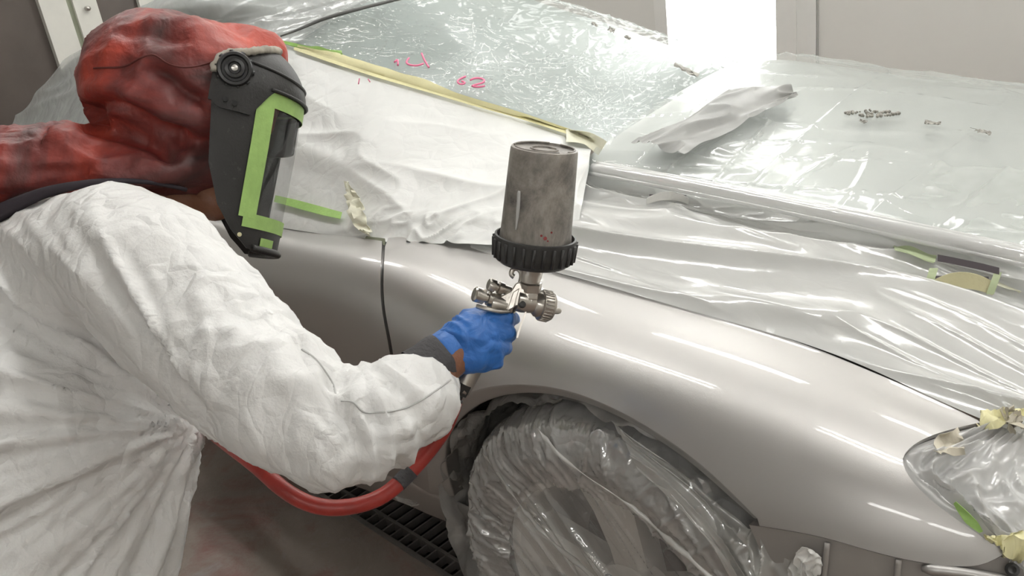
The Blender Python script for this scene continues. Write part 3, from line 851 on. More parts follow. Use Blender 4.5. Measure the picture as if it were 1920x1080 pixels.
# --- rolled film edge lying along the hood
rod_px = [(1112, 322), (1200, 338), (1330, 363), (1480, 394), (1640, 428), (1790, 461), (1930, 492)]
rp = np.array([P(a, b, y=1.20) for a, b in rod_px]) + np.array([0, 0, .006])
rod = empty('film_roll', rp[3] - np.array([0, 0, .012]), 'rolled up edge of plastic film lying like a rod along the hood', 'film roll')
M['film_rod'] = film('rolled_film', .93, (.90, .905, .895), .14, .0004, 14, (1, 6, 6), gloss=.16, opvar=.1)
tube('roll', rp, np.array([.010, .012, .012, .0115, .0115, .012, .012]), M['film_rod'], rod, 60, 16)
tube('outer_fold', rp + np.array([.0, .013, .004]), .006, M['film_rod'], rod, 60, 12)
tube('lower_fold', rp + np.array([.0, -.010, -.006]), .004, M['film_rod'], rod, 60, 10)
# --- grey strip of film across the cowl
B_H = [bvh_of(hfilm), bvh_of(wfilm)]
cu, cl = [(1185, 283), (1270, 243), (1330, 203), (1375, 186), (1440, 180), (1470, 183)], [(1282, 303), (1330, 278), (1380, 252), (1420, 232), (1465, 208), (1497, 192)]
rows = []
for k, tt in enumerate((0, .33, .66, 1)):
    rows.append([on(B_H, a[0]*(1-tt) + b[0]*tt, a[1]*(1-tt) + b[1]*tt, .012 + (.010 if k in (1,) else 0), P(a[0], a[1], y=1.75)) for a, b in zip(cu, cl)])
GC = surf(np.array(rows), 110, 44); nC = grid_normals(GC)
hC = grid_ridges(110, 44, 2.5, 3.0, -.5, 2.4, 2, .4) * .010
M['film_cowl'] = film('satin_film_strip', .92, (.40, .40, .385), .4, .0005, 20, gloss=.02, opvar=.06, big=.002)
cowl = grid_obj('masking_film', GC + nC * hC[..., None], M['film_cowl'])
setp(cowl, 'satin grey strip of folded film across the foot of the windshield', 'masking film')

# --- tape helper: a ribbon laid on a masked surface
def ribbon(name, path, wpx, mat, label, cat='tape', bvhs=None, off=.004, n=40, m=5, rough=0, group=None, parent=None, ends=None):
    pp = smooth_path(np.array([(a, b, 0) for a, b in path], float), n)[:, :2]
    t = np.gradient(pp, axis=0); t /= np.linalg.norm(t, axis=1, keepdims=True); nn = np.stack([-t[:, 1], t[:, 0]], 1)
    wv = np.full(n, wpx) if np.isscalar(wpx) else np.interp(np.linspace(0, 1, n), np.linspace(0, 1, len(wpx)), wpx)
    rows = []
    for k in np.linspace(-.5, .5, m):
        rows.append([on(bvhs, *(pp[i] + nn[i] * wv[i] * k), off, (np.nan,) * 3) for i in range(n)])
    G = np.array(rows)
    # bridge the slits between two sheets: depth follows the ribbon's own run of hits
    dep = np.linalg.norm(G - CAM, axis=2); med = np.nanmedian(dep, axis=0)
    ok = ~np.isnan(med); idx = np.arange(n)
    med = np.interp(idx, idx[ok], med[ok])
    pf = np.polyfit(idx, med, 3 if n > 15 else 1); med = np.polyval(pf, idx)
    for r_i, k in enumerate(np.linspace(-.5, .5, m)):
        for i in range(n):
            if np.isnan(dep[r_i, i]) or abs(dep[r_i, i] - med[i]) > .05:
                q_ = pp[i] + nn[i] * wv[i] * k
                G[r_i, i] = CAM + R @ _n([q_[0] - 960, q_[1] - 540, F]) * (med[i] - off * .3)
    # calm the ribbon so that it bridges the small creases
    for _ in range(6):
        G[:, 1:-1] = (G[:, :-2] + 2 * G[:, 1:-1] + G[:, 2:]) / 4
    if rough:
        G = G + grid_normals(G) * (grid_ridges(n, m, 8, 2, .3, 1.1, 2) * rough)[..., None]
    o = grid_obj(name, G, mat, parent, thick=.0006)
    if parent is None: setp(o, label, cat, group)
    return o
B_P = [bvh_of(paper), bvh_of(wfilm)]
B_D = [bvh_of(drape), bvh_of(hfilm), bvh_of(paper)]
ribbon('masking_tape', [(556, 91), (640, 117), (720, 143), (800, 167), (880, 192), (960, 215), (1030, 238), (1082, 256)], [14, 22, 23, 22, 20, 19, 18, 17], M['yellow'], 'long yellow masking tape joining windshield film and white paper', bvhs=B_P, off=.008, n=80)
M['fadedyellow'] = plain('faded_tape', (.74, .73, .58), .6, grain=.0006, var=.05)
ribbon('masking_tape', [(1060, 262), (1100, 263), (1130, 278)], [26, 34, 30], M['fadedyellow'], 'pale square of tape at the lower end of the long yellow tape', bvhs=B_P, off=.010, n=14)
ribbon('masking_tape', [(528, 80), (570, 90), (610, 100), (642, 106)], [9, 10, 10, 8], M['green'], 'green tape above the yellow tape beside the helmet top', bvhs=B_P, off=.010, n=24)
ribbon('masking_tape', [(522, 376), (560, 386), (605, 399), (646, 410)], [13, 15, 15, 13], M['green'], 'green tape strip low on the white paper beside the visor', bvhs=B_P, off=.010, n=26)
ribbon('masking_tape', [(662, 346), (668, 372), (676, 400), (690, 430), (706, 447)], [5, 22, 32, 20, 8], M['fadedyellow'], 'crumpled yellow tape scrap at the lower corner of the paper', bvhs=B_P, off=.010, n=24, rough=.012)
ribbon('masking_tape', [(690, 446), (706, 452), (722, 456)], [6, 7, 8], M['seal'], 'small dark tape end above the door gap', bvhs=B_P, off=.006, n=10)
# pink marker strokes on the windshield film
strokes = [[(742, 135), (746, 131), (748, 141)], [(768, 127), (765, 138), (780, 142), (794, 138)], [(791, 118), (796, 131), (804, 145)],
           [(871, 163), (861, 168), (857, 174), (863, 178), (870, 175), (864, 172)], [(880, 170), (892, 166), (904, 168), (905, 173), (896, 177), (884, 182), (896, 183), (906, 181)], [(674, 147), (672, 158)], [(690, 148), (694, 154)]]
B_W = [bvh_of(wind)]
mk = empty('marker_writing', on(B_P, 790, 140, .0), 'pink hand written marker numbers on the windshield film', 'writing')
for s in strokes:
    pts = [on(B_W, a, b, .024) for a, b in s]
    tube('stroke', pts, .0022 if s[0][0] > 700 else .0010, M['pink'], mk, 16 if len(pts) > 2 else None, 6)
# small dark scraps and overspray bits on the film
def scrap(px, py, w, h, ang, name, label, mat, cnt=1, bv=None):
    o = None
    ca, sa = math.cos(ang), math.sin(ang)
    ring = []
    G = []
    for j in np.linspace(-.5, .5, 7):
        G.append([on(bv, px + (i*w*ca - j*h*sa) + random.uniform(-1, 1), py + (i*w*sa + j*h*ca) + random.uniform(-1, 1), .006 + .004 * random.random()) for i in np.linspace(-.5, .5, 9)])
    o = grid_obj(name, np.array(G), mat, thick=.0006)
    return setp(o, label, 'scrap')
scrap(1144, 60, 14, 7, .5, 'tape_scrap', 'lower dark scrap of tape high on the windshield film', M['debris'], bv=B_H)
scrap(1114, 51, 12, 4, .5, 'tape_scrap', 'upper small dark scrap of tape high on the windshield film', M['debris'], bv=B_H)
scrap(1176, 76, 12, 4, .5, 'tape_scrap', 'thin dark scrap right of the lower scrap on windshield film', M['debris'], bv=B_H)
scrap(1284, 136, 50, 7, .45, 'tape_scrap', 'long dark streak of debris on the film below the bright window', M['debris'], bv=B_H)
scrap(1618, 235, 14, 5, .2, 'tape_scrap', 'small dark scrap below the bubble strip on the hood film', M['debris'], bv=B_H)
scrap(1748, 238, 30, 5, .15, 'tape_scrap', 'narrow grey scrap right of the bubble strip on hood film', M['debris'], bv=B_H)
scrap(1840, 254, 34, 5, .25, 'tape_scrap', 'narrow grey scrap near the right picture edge on hood film', M['debris'], bv=B_H)
# cluster of trapped bubbles
bm = bmesh.new()
for k in range(70):
    a = random.uniform(1582, 1685); b = 215 + random.uniform(-7, 7) * (1 - abs(a - 1634) / 70)
    c = on(B_H, a, b, .003)
    bmesh.ops.create_icosphere(bm, subdivisions=1, radius=random.uniform(.002, .004), matrix=Matrix.Translation(c))
setp(bm_obj('bubble_strip', bm, M['debris'], smooth=True), 'strip of tiny bubbles trapped in the hood film', 'bubbles', kind='stuff')

# --- dark sheet painting the shade of an opening, under a yellow foam tape arch, and a pale arch further up
M['darksheet'] = plain('dark_sheet', (.075, .062, .07), .6)
def arch_tape(cx, cy, hw, hh, wpx, mat, label, hole=True, drop=10):
    e = empty('foam_tape', on(B_D, cx, cy, 0), label, 'tape')
    c = on(B_D, cx, cy, .0)
    r, dn, vv = frame_at(cx, cy); k = np.linalg.norm(c - CAM) / F * .94
    rows = []
    for t_ in np.linspace(0, 1, 9):
        row = []
        for a in np.linspace(-1, 1, 25):
            x = a * hw; y = -hh * (1 - a * a) * (1 - .25 * t_) + t_ * wpx
            row.append(c + r * x * k + dn * y * k - vv * (.030 + .010 * (1 - a * a)) + vv * .006 * t_)
        rows.append(row)
    grid_obj('foam_strip', np.array(rows), mat, e, thick=.002)
    if hole:
        G = []
        for t_ in np.linspace(0, 1, 7):
            G.append([c + r * a * hw * .88 * k + dn * (-hh * (1 - a*a) * (1 - t_) * 1.0 - hh * .55 * t_ * (1.1 - a * .1)) * k - vv * (.030 - .012 * t_) for a in np.linspace(-1, 1, 15)])
        grid_obj('painted_opening', np.array(G), M['darksheet'], e)
    return e, c, r, dn, vv, k
e, c, r, dn, vv, k = arch_tape(1803, 528, 48, 16, 24, M['foam'], 'yellow foam tape arch over a painted dark opening on the hood masking')
# dark bar and green tape beside the arch
G = np.array([[c + r * x * k + dn * (y + j) * k - vv * .030 for x, y in ((-38, -42), (-15, -37), (10, -31), (34, -25), (58, -18))] for j in (-6, 0, 6)])
grid_obj('dark_bar', G, M['darksheet'], e, thick=.002)
for (x0, y0, x1, y1, ww) in ((-52, 6, -44, -24, 14), (44, 22, 56, -16, 12)):
    G = np.array([[c + r * (x0 + (x1 - x0) * t_ + (s - .5) * ww) * k + dn * (y0 + (y1 - y0) * t_) * k - vv * (.028 + .004 * math.sin(t_ * 3)) for t_ in np.linspace(0, 1, 8)] for s in np.linspace(0, 1, 4)])
    grid_obj('green_tape', G, M['palegreen'], e, thick=.0006)
arch_tape(1252, 372, 40, 12, 12, M['whitetape'], 'pale foam tape arch under the rolled film near the windshield', hole=True)
ribbon('masking_tape', [(1680, 466), (1720, 476), (1756, 490)], [10, 16, 14], M['palegreen'], 'pale green tape scrap left of the yellow foam tape arch', bvhs=B_D, off=.010, n=14)
ribbon('masking_tape', [(1866, 536), (1890, 548), (1915, 552)], [12, 14, 8], M['fadedyellow'], 'pale tape scrap right of the yellow foam tape arch', bvhs=B_D, off=.010, n=14)

# --- film over the wheel
NA, NRr = 720, 130
th = np.linspace(0, 2 * math.pi, NA)
rr_ = np.array([.0, .06, .12, .18, .225, .25, .29, .325, .345, .350])
yy_ = np.array([-.004, -.006, -.008, -.010, -.014, -.022, -.030, -.016, .02, .09])
rr = np.interp(np.linspace(0, 1, NRr), np.linspace(0, 1, len(rr_)), rr_); yy = spline1(np.linspace(0, 1, len(yy_)), yy_[:, None], np.linspace(0, 1, NRr))[:, 0]
G = np.array([[(WC[0] + r * math.cos(a), WC[1] + y, WC[2] + r * math.sin(a)) for a in th] for r, y in zip(rr, yy)])
nn = grid_normals(G)
u, v = uvgrid(NA, NRr)
ct, sn = np.cos(th)[None, :] * np.ones((NRr, 1)), np.sin(th)[None, :] * np.ones((NRr, 1))
R2 = rr[:, None] * np.ones((1, NA))
cross = ridge(np.stack([ct * 8 , sn * 8, R2 * 10], -1).reshape(-1, 3), 1, 3.7, 9).reshape(NRr, NA)
cross2 = ridge(np.stack([ct * 20 + R2 * 16, sn * 20, R2 * 34], -1).reshape(-1, 3), 1, 1.2, 9).reshape(NRr, NA)
# tension creases running down to the front across the rim
lx, lz = R2 * ct, R2 * sn
diag = ridge(np.stack([(lx * .5 - lz * .2) * 3, (lx * .75 + lz * .66) * 30, 0 * lx], -1).reshape(-1, 3), 1, 5.1, 5).reshape(NRr, NA)
tyr = np.clip((R2 - .21) / .03, 0, 1)
h = cross * .006 * tyr + cross2 * .0028 * tyr + diag * .012 * (1 - tyr * .5)
h *= np.clip((.352 - R2) / .02, .15, 1)
h[:, -1] = h[:, 0]
fw_ = grid_obj('masking_film', G + nn * h[..., None], M['film_wheel'])
fw_.data.materials.append(M['film_tyre'])
_mi = np.zeros((NRr - 1, NA - 1), int); _mi[rr[:-1] > .228] = 1
fw_.data.polygons.foreach_set('material_index', _mi.ravel())
setp(fw_, 'crinkled clear plastic film wrapped round the front wheel', 'masking film')
# twisted tension rope of film across the wheel
def rope(name, px, y, r, label, par=None):
    pts = np.array([P(a, b, y=yv) for (a, b), yv in zip(px, y)])
    V, Fc = sweep(smooth_path(pts, 70), np.interp(np.linspace(0, 1, 70), np.linspace(0, 1, len(r)), r), 10)
    me = mesh_pd(V, Fc); displace(me, lambda co, no: (ridge(co @ np.diag([14, 14, 60]), 1, 2.0, 2) - .5) * .004)
    o = link(name, me, M['film_curtain'], par)
    if par is None: setp(o, label, 'masking film')
    return o
rope('masking_film', [(1000, 792), (1040, 842), (1090, 886), (1140, 920), (1190, 956), (1245, 1004), (1310, 1062), (1360, 1110)], [.735, .722, .715, .712, .71, .708, .70, .70], [.0015, .003, .0026, .0024, .0028, .003, .003, .003], 'twisted rope of film running diagonally across the wheel')
rope('masking_film', [(905, 850), (945, 905), (985, 960), (1040, 1020), (1110, 1080), (1160, 1130)], [.735, .722, .716, .714, .712, .71], [.001, .002, .003, .0035, .003, .003], 'loose band of film sagging over the wheel spokes')
# film curtain from the arch down in front of the tyre
Cc = [[(1150, 800, .752), (1225, 846, .75), (1292, 894, .752), (1350, 945, .755), (1412, 1000, .76), (1470, 1090, .77), (1520, 1170, .78)],
      [(1175, 838, .738), (1240, 893, .735), (1300, 950, .735), (1350, 1010, .738), (1395, 1075, .742), (1440, 1150, .75), (1470, 1220, .76)],
      [(1195, 880, .725), (1245, 930, .718), (1290, 985, .715), (1335, 1045, .716), (1372, 1110, .72), (1405, 1180, .73), (1425, 1250, .74)]]
GCu = surf(np.array([[P(a, b, y=c) for a, b, c in r] for r in Cc]), 160, 60); nCu = grid_normals(GCu)
hCu = grid_ridges(160, 60, 1.4, 5, .35, 2.6, 2.2, .4) * .018
cur = grid_obj('masking_film', GCu + nCu * hCu[..., None], M['film_curtain'])
setp(cur, 'smooth folded film curtain hanging between fender edge and wheel', 'masking film')
Cb = [[(1395, 990, .752), (1440, 1000, .752), (1480, 1015, .753), (1525, 1042, .755)], [(1410, 1050, .735), (1450, 1050, .735), (1490, 1058, .737), (1528, 1065, .74)], [(1440, 1130, .725), (1475, 1120, .725), (1510, 1110, .727), (1545, 1105, .73)]]
GB = surf(np.array([[P(a, b, y=c) for a, b, c in r] for r in Cb]), 70, 50); nB = grid_normals(GB)
cb = grid_obj('masking_film', GB + nB * (grid_ridges(70, 50, 5, 2, .6, 3.6, 2, .5) * .018)[..., None], M['film_curtain'])
setp(cb, 'torn film flap over the bumper right of the wheel', 'masking film')
GBt = surf(np.array([[P(a, b, y=c) for a, b, c in r] for r in [[(1506, 1026, .738), (1524, 1030, .735), (1538, 1044, .737)], [(1494, 1052, .735), (1516, 1054, .730), (1538, 1068, .735)], [(1484, 1086, .735), (1508, 1092, .732), (1526, 1082, .735)]]]), 24, 24)
wt = grid_obj('masking_tape', GBt + grid_normals(GBt) * (grid_ridges(24, 24, 3, 3, .3, 1.9, 1.2) * .006)[..., None], M['whitetape'], thick=.0006)
setp(wt, 'crumpled white tape at the end of the torn flap on the bumper', 'tape')
# film lining the wheel arch
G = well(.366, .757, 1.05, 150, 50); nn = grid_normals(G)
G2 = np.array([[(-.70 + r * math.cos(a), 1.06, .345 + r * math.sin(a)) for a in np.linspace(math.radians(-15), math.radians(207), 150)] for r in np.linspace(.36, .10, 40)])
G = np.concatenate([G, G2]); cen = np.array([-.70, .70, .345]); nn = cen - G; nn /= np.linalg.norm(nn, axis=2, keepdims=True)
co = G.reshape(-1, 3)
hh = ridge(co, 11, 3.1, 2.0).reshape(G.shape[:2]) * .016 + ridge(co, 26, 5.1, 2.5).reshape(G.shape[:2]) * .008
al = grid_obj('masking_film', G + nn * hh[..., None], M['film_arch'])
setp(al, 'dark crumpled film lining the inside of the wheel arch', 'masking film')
# ragged film edge hanging under the sill
sp = [(735, 918), (770, 932), (800, 944), (840, 958), (880, 978), (900, 1000), (908, 1030)]
Gs = []
for t_ in np.linspace(0, 1, 10):
    Gs.append([P(a + t_ * (14 if i > 3 else 3), b + t_ * (10 + 7 * math.sin(i * 2.3) + (8 if i > 3 else 0)), y=.80 - .004 * t_) for i, (a, b) in enumerate(sp)])
Gs = surf(np.array(Gs), 90, 16)
sf = grid_obj('masking_film', Gs + grid_normals(Gs) * (grid_ridges(90, 16, 12, 2, .2, 4.2, 2) * .008)[..., None], M['film_curtain'])
setp(sf, 'ragged film edge hanging under the sill behind the wheel', 'masking film')
ribbon_b = [bvh_of(sf)]
ribbon('masking_tape', [(752, 926), (770, 932), (788, 938)], [6, 8, 5], M['whitetape'], 'small torn white tape under the sill', bvhs=ribbon_b, off=.004, n=12)

# --- film over the headlight with its tapes
Lc = [[(1838, 792), (1900, 790), (1990, 800)], [(1776, 808), (1850, 830), (1990, 850)], [(1725, 827), (1810, 870), (1990, 900)], [(1697, 850), (1790, 900), (1990, 950)], [(1702, 886), (1800, 935), (1990, 1000)],
      [(1735, 925), (1830, 965), (1990, 1050)], [(1790, 970), (1860, 1000), (1990, 1080)], [(1845, 1010), (1890, 1030), (1990, 1100)], [(1888, 1038), (1930, 1056), (1990, 1120)]]
def body_pt(px, py, off):
    q = Binv(px, py); p = Bat([q[0]], [q[1]])[0]; e = 1e-3
    n_ = np.cross(Bat([q[0] + e], [q[1]])[0] - p, Bat([q[0]], [q[1] + e])[0] - p); n_ = _n(n_)
    if n_ @ (CAM - p) < 0: n_ = -n_
    return p + n_ * off
G = surf(np.array([[body_pt(a, b, o_) for (a, b), o_ in zip(r, (-.006, -.014, -.006))] for r in Lc]), 80, 110); nn = grid_normals(G)
hL = grid_ridges(80, 110, 3.5, 4, .7, 2.7, 1.3, .5) * .020 + grid_ridges(80, 110, 9, 8, -.5, 6.2, 2, .5) * .007
u, v = uvgrid(80, 110)
hl = grid_obj('masking_film', G + nn * (hL * np.clip(u * 6, 0, 1))[..., None], M['film_lamp'])
setp(hl, 'crumpled grey masking film over the headlight opening', 'masking film')
B_L = [bvh_of(hl), bvh_of(fender), bvh_of(drape)]
M['tan'] = plain('tan_tape', (.50, .46, .37), .6, grain=.0006, var=.08)
ribbon('masking_tape', [(1752, 842), (1776, 832), (1800, 828)], [20, 40, 36], M['tan'], 'tan tape patch inside the top of the headlight opening', bvhs=B_L, off=.006, n=14)
ribbon('masking_tape', [(1798, 936), (1816, 962), (1838, 992)], [6, 24, 10], M['green'], 'green tape sliver at the lower edge of the headlight film', bvhs=B_L, off=.008, n=20)
ribbon('masking_tape', [(1842, 996), (1868, 1008), (1900, 1022), (1935, 1035)], [10, 30, 44, 40], M['yellow'], 'crumpled yellow tape at the lower edge of the headlight film', bvhs=B_L, off=.008, n=24, rough=.007)
ribbon('masking_tape', [(1836, 794), (1866, 786), (1900, 780), (1940, 770)], [10, 20, 26, 30], M['yellow'], 'yellow tape across the top corner above the headlight', bvhs=B_L, off=.010, n=24, rough=.008)
ribbon('masking_tape', [(1880, 772), (1896, 796), (1912, 822)], [36, 30, 14], M['tan'], 'pale tan tape hanging from the top corner above the headlight', bvhs=B_L, off=.014, n=20, rough=.008)

# ================================================================== the painter
def C(px, py, d, rpx): return (D(px, py, d), rpx * d / F)
PB = D(60, 1300, 1.25); PB = np.array([PB[0], PB[1], 0])
MAN = empty('person', PB, 'person in white coverall and red hood spraying the fender, kneeling', 'person')
pelvis = D(10, 1235, 1.27)
arm = [C(215, 470, 1.12, 128), C(285, 525, 1.07, 150), C(360, 602, 1.04, 141), C(450, 690, 1.01, 134), C(540, 758, .985, 127), C(620, 806, .975, 112), C(690, 800, .99, 103), C(752, 765, 1.015, 97), C(788, 742, 1.03, 76), C(806, 727, 1.042, 62)]
torso = [C(120, 540, 1.27, 165), C(95, 660, 1.26, 235), C(88, 790, 1.26, 288), C(62, 940, 1.26, 284), C(28, 1080, 1.26, 284), (pelvis, .20)]
fx = np.array([.62, .78, 0])                                 # the way he faces on the floor plan
side = np.array([.78, -.62, 0])
kn_r = pelvis * [1, 1, 0] + fx * .10 + side * .12 + [0, 0, .09]; kn_l = pelvis * [1, 1, 0] + fx * .16 - side * .16 + [0, 0, .09]
ft_r = kn_r - fx * .44 + [0, 0, -.02]; ft_l = kn_l - fx * .44 + [0, 0, -.02]
legs = []
for kn, ft, sg in ((kn_r, ft_r, 1), (kn_l, ft_l, -1)):
    hp = pelvis + side * .09 * sg - [0, 0, .06]
    legs += [[(hp, .125), ((hp + kn) / 2, .11), (kn, .085), ((kn + ft) / 2, .085), (ft, .065)]]
larm = [C(150, 480, 1.40, 110), (D(250, 700, 1.50), .075), (D(130, 980, 1.50), .07), (D(60, 1120, 1.45), .05)]
me = blob([arm, torso, [torso[0], arm[0]], [torso[0], larm[0]], larm] + legs, .006, 8)
elbow = D(640, 720, .95); pit = D(385, 800, 1.05)
def suit_disp(co, no):
    px = proj(co)
    d = np.zeros(len(co))
    # folds running round the sleeve, strongest at the elbow crook and the forearm
    ax = _n(D(620, 806, .975) - D(300, 540, 1.06)); B1 = basis(ax)
    q = co @ B1
    fore = np.exp(-((px[:, 0] - 700) / 150) ** 2) * np.exp(-((px[:, 1] - 770) / 150) ** 2)
    ax2 = _n(D(820, 715, 1.05) - D(640, 800, .98)); q2 = co @ basis(ax2)
    d += fore * (ridge(q2 * [24, 8, 8], 1, 1.3, 1.3) - .55) * .022
    d += fore * (ridge(q2 * [44, 18, 18] + q2[:, [1, 2, 0]] * 14, 1, 6.3, 2.0) - .4) * .009
    upper = np.exp(-((px[:, 0] - 450) / 170) ** 2) * np.exp(-((px[:, 1] - 620) / 220) ** 2)
    d += upper * (ridge(q * [7, 17, 17], 1, 3.3, 1.6) - .5) * .009
    d += upper * (ridge(q * [20, 12, 12], 1, 8.3, 3.0) - .3) * .007 + upper * (ridge(q * [34, 10, 22], 1, 3.3, 4.0) - .2) * .004
    # long folds on the torso fanning out of the armpit
    t = co - pit; rr = np.linalg.norm(t, axis=1)
    fr, fd, fv = frame_at(300, 780)
    an = np.arctan2(t @ fd, -(t @ fr))
    tors = np.clip((400 - px[:, 0]) / 90, 0, 1) * np.clip((px[:, 1] - 380) / 150, 0, 1) * np.clip(rr / .26, 0, 1) ** 1.6
    d += tors * (ridge(np.stack([an * 3.6, rr * 1.3, 0 * an], 1), 1, 2.9, 2.0) - .45) * .024
    d += tors * (ridge(np.stack([an * 9, rr * 2.2, 0 * an], 1), 1, 5.9, 2.0) - .45) * .009
    d += (ridge(co, 9, 4.1, 1.3) - .5) * .004 + (ridge(co, 22, 7.1, 3.0) - .3) * .0026
    # crease where the arm meets the body
    line = np.array([(255, 600), (300, 680), (345, 745), (392, 806)])
    dist = np.min([np.hypot(px[:, 0] - a, px[:, 1] - b) for a, b in arc([tuple(p) for p in line], 160)], axis=0)
    d -= np.exp(-(dist / 18) ** 2) * .010 * np.clip((-(no @ frame_at(320, 700)[2])) * 2, 0, 1)
    # tuck at the elbow crook
    d -= np.exp(-(np.hypot(px[:, 0] - 632, px[:, 1] - 712) / 22) ** 2) * .02
    return d
displace(me, suit_disp)
suit = link('coverall', me, M['suit'], MAN)
B_S = [bvh_of(suit)]
M['stitch'] = plain('coverall_seam', (.50, .50, .49), .8)
for path in ([(566, 655), (590, 672), (612, 700), (625, 722), (630, 740)], [(640, 752), (665, 756), (680, 772), (700, 774), (750, 768), (800, 744), (845, 712)]):
    tube('sleeve_seam', [on(B_S, a, b, .0002) for a, b in arc(path, 40)], .0011, M['stitch'], suit, seg=6)
# body inside the clothes: head, neck, trunk, right forearm and wrist as one surface
headc = D(400, 205, 1.36)
bod = blob([[(headc + R @ [-.02, -.02, 0], .078), (D(425, 260, 1.35), .056)], [(headc, .06), (D(360, 330, 1.33), .04), (D(250, 420, 1.29), .05), (D(110, 620, 1.26), .12), (D(70, 900, 1.26), .13), (pelvis, .12)],
            [(D(250, 420, 1.29), .05), (arm[1][0], .05), (arm[4][0], .042), (arm[5][0], .04), (arm[7][0], .036), (D(828, 678, 1.055), .0275), (D(850, 662, 1.06), .027)],
            [(D(402, 378, 1.31), .030), (D(360, 330, 1.33), .04)],
            [(pelvis, .11), (kn_r, .06), (ft_r, .045)], [(pelvis, .11), (kn_l, .06), (ft_l, .045)], [(D(440, 250, 1.35), .02), (D(462, 262, 1.35), .012)]], .007, 6)
link('body', bod, M['skin'], MAN)
# shoes
for ft in (ft_r, ft_l):
    sh = blob([[(ft - fx * .02, .055), (ft - fx * .12 - [0, 0, .01], .05), (ft - fx * .18 - [0, 0, .015], .042)]], .008, 3)
    link('shoe', sh, M['blackpart'], MAN)

# --- red hood with its cape over the shoulders
hood_ch = [[C(308, 160, 1.31, 146), C(360, 165, 1.30, 136), C(402, 168, 1.34, 122), C(455, 142, 1.345, 88), C(494, 112, 1.335, 48)],
           [C(308, 165, 1.31, 140), C(322, 230, 1.31, 112), C(330, 280, 1.30, 92)], [C(395, 190, 1.34, 108), C(372, 250, 1.32, 92), C(366, 292, 1.29, 62), C(384, 318, 1.30, 44)], [C(245, 130, 1.33, 70), C(230, 190, 1.33, 64)],
           [C(335, 285, 1.29, 74), C(250, 302, 1.26, 62), C(120, 302, 1.24, 66), C(0, 322, 1.22, 66), C(-140, 360, 1.20, 72)],
           [C(120, 262, 1.36, 40), C(90, 300, 1.30, 66), C(-40, 320, 1.30, 70)], [C(380, 305, 1.27, 42), C(300, 318, 1.235, 34), C(190, 322, 1.22, 26)],
           [C(200, 265, 1.36, 24), C(300, 262, 1.34, 60)]]
me = blob(hood_ch, .0065, 5)
def hood_disp(co, no):
    px = proj(co); d = np.zeros(len(co))
    def crease(path, w_, amp):
        dist = np.min([np.hypot(px[:, 0] - a, px[:, 1] - b) for a, b in arc(path, 40)], axis=0)
        return 1.4 * amp * np.exp(-(dist / w_) ** 2)
    face = (no @ (CAM - co).mean(0) > 0)
    d -= crease([(170, 205), (205, 195), (250, 212), (300, 240), (338, 256)], 17, .016) * face
    d += crease([(180, 165), (230, 170), (290, 190), (340, 215), (385, 228)], 22, .010) * face
    d -= crease([(288, 128), (320, 148), (345, 172), (372, 188)], 15, .014) * face
    d += crease([(278, 110), (262, 150), (250, 175)], 17, .008) * face
    d -= crease([(240, 62), (290, 66), (340, 76)], 13, .006) * face
    d -= crease([(165, 228), (215, 238), (275, 262), (320, 292)], 14, .018) * face
    d -= crease([(70, 268), (88, 240)], 7, .006) * face
    cape = np.clip((px[:, 1] - 235) / 30, 0, 1) * np.clip((330 - px[:, 0]) / 60, 0, 1)
    ax = basis(_n(D(300, 300, 1.26) - D(0, 322, 1.22))); q = co @ ax
    d += cape * (ridge(q * [4, 22, 22], 1, 3.9, 1.6) - .5) * .010
    d += (ridge(co, 10, 2.1, 1.4) - .5) * .010 + (ridge(co, 21, 9.1, 1.6) - .5) * .005
    return d
displace(me, hood_disp)
rhood = link('hood', me, M['red'], MAN)
rhood['label'] = 'soot stained red hood with shoulder cape'
B_R = [bvh_of(rhood)]
tube('hood_seam', [on(B_R, a, b, .0004) for a, b in arc([(176, 128), (205, 127), (235, 124), (262, 110), (285, 102), (310, 116), (345, 126), (385, 120), (414, 110)], 50)], .0013, M['redseam'], rhood, seg=6)
tube('hood_seam', [on(B_R, a, b, .0004) for a, b in arc([(92, 240), (84, 256), (78, 270)], 12)], .0012, M['redseam'], rhood, seg=6)
# dark strap under the cape
st = [D(a, b, d) for a, b, d in ((-60, 424, 1.185), (0, 398, 1.18), (70, 366, 1.18), (130, 350, 1.18), (190, 341, 1.19), (300, 345, 1.22), (350, 356, 1.24))]
tube('shoulder_strap', st, [.013, .011, .008, .006, .004, .003, .003], M['strap'], MAN, 40, 10)

# --- helmet: local axes a (face forward), b (up), c (towards the camera)
hr, hd, hv = frame_at(480, 290)
hk = 1.25 / F; hc = D(480, 290, 1.25) + hv * .055
u2 = hr * .192 - hd * .981; f2 = hr * .981 + hd * .192
tl = math.radians(9)
ub = u2 * math.cos(tl) + hv * math.sin(tl); cb_ = np.cross(f2, ub)
if cb_ @ hv > 0: cb_ = -cb_
A0, AA, BW = -62.0, 137.0, 132.0
def hs(b):
    """scale of the shell's cross-section at height b"""
    b = np.asarray(b, float)
    top = np.sqrt(np.clip(1 - ((b - 92) / 126) ** 2, 0.0, 1))
    return np.where(b > 92, top, 1 - .05 * np.clip((-b) / 190, 0, 1))
def HP(phi, b, off=0):
    s = hs(b) + off / 134.0
    shift = -.00 * b
    return hc + hk * ((A0 + AA * s * np.sin(phi))[..., None] * f2 + (BW * s * np.cos(phi))[..., None] * cb_ + (np.asarray(b, float) + 0 * phi)[..., None] * ub) + 0
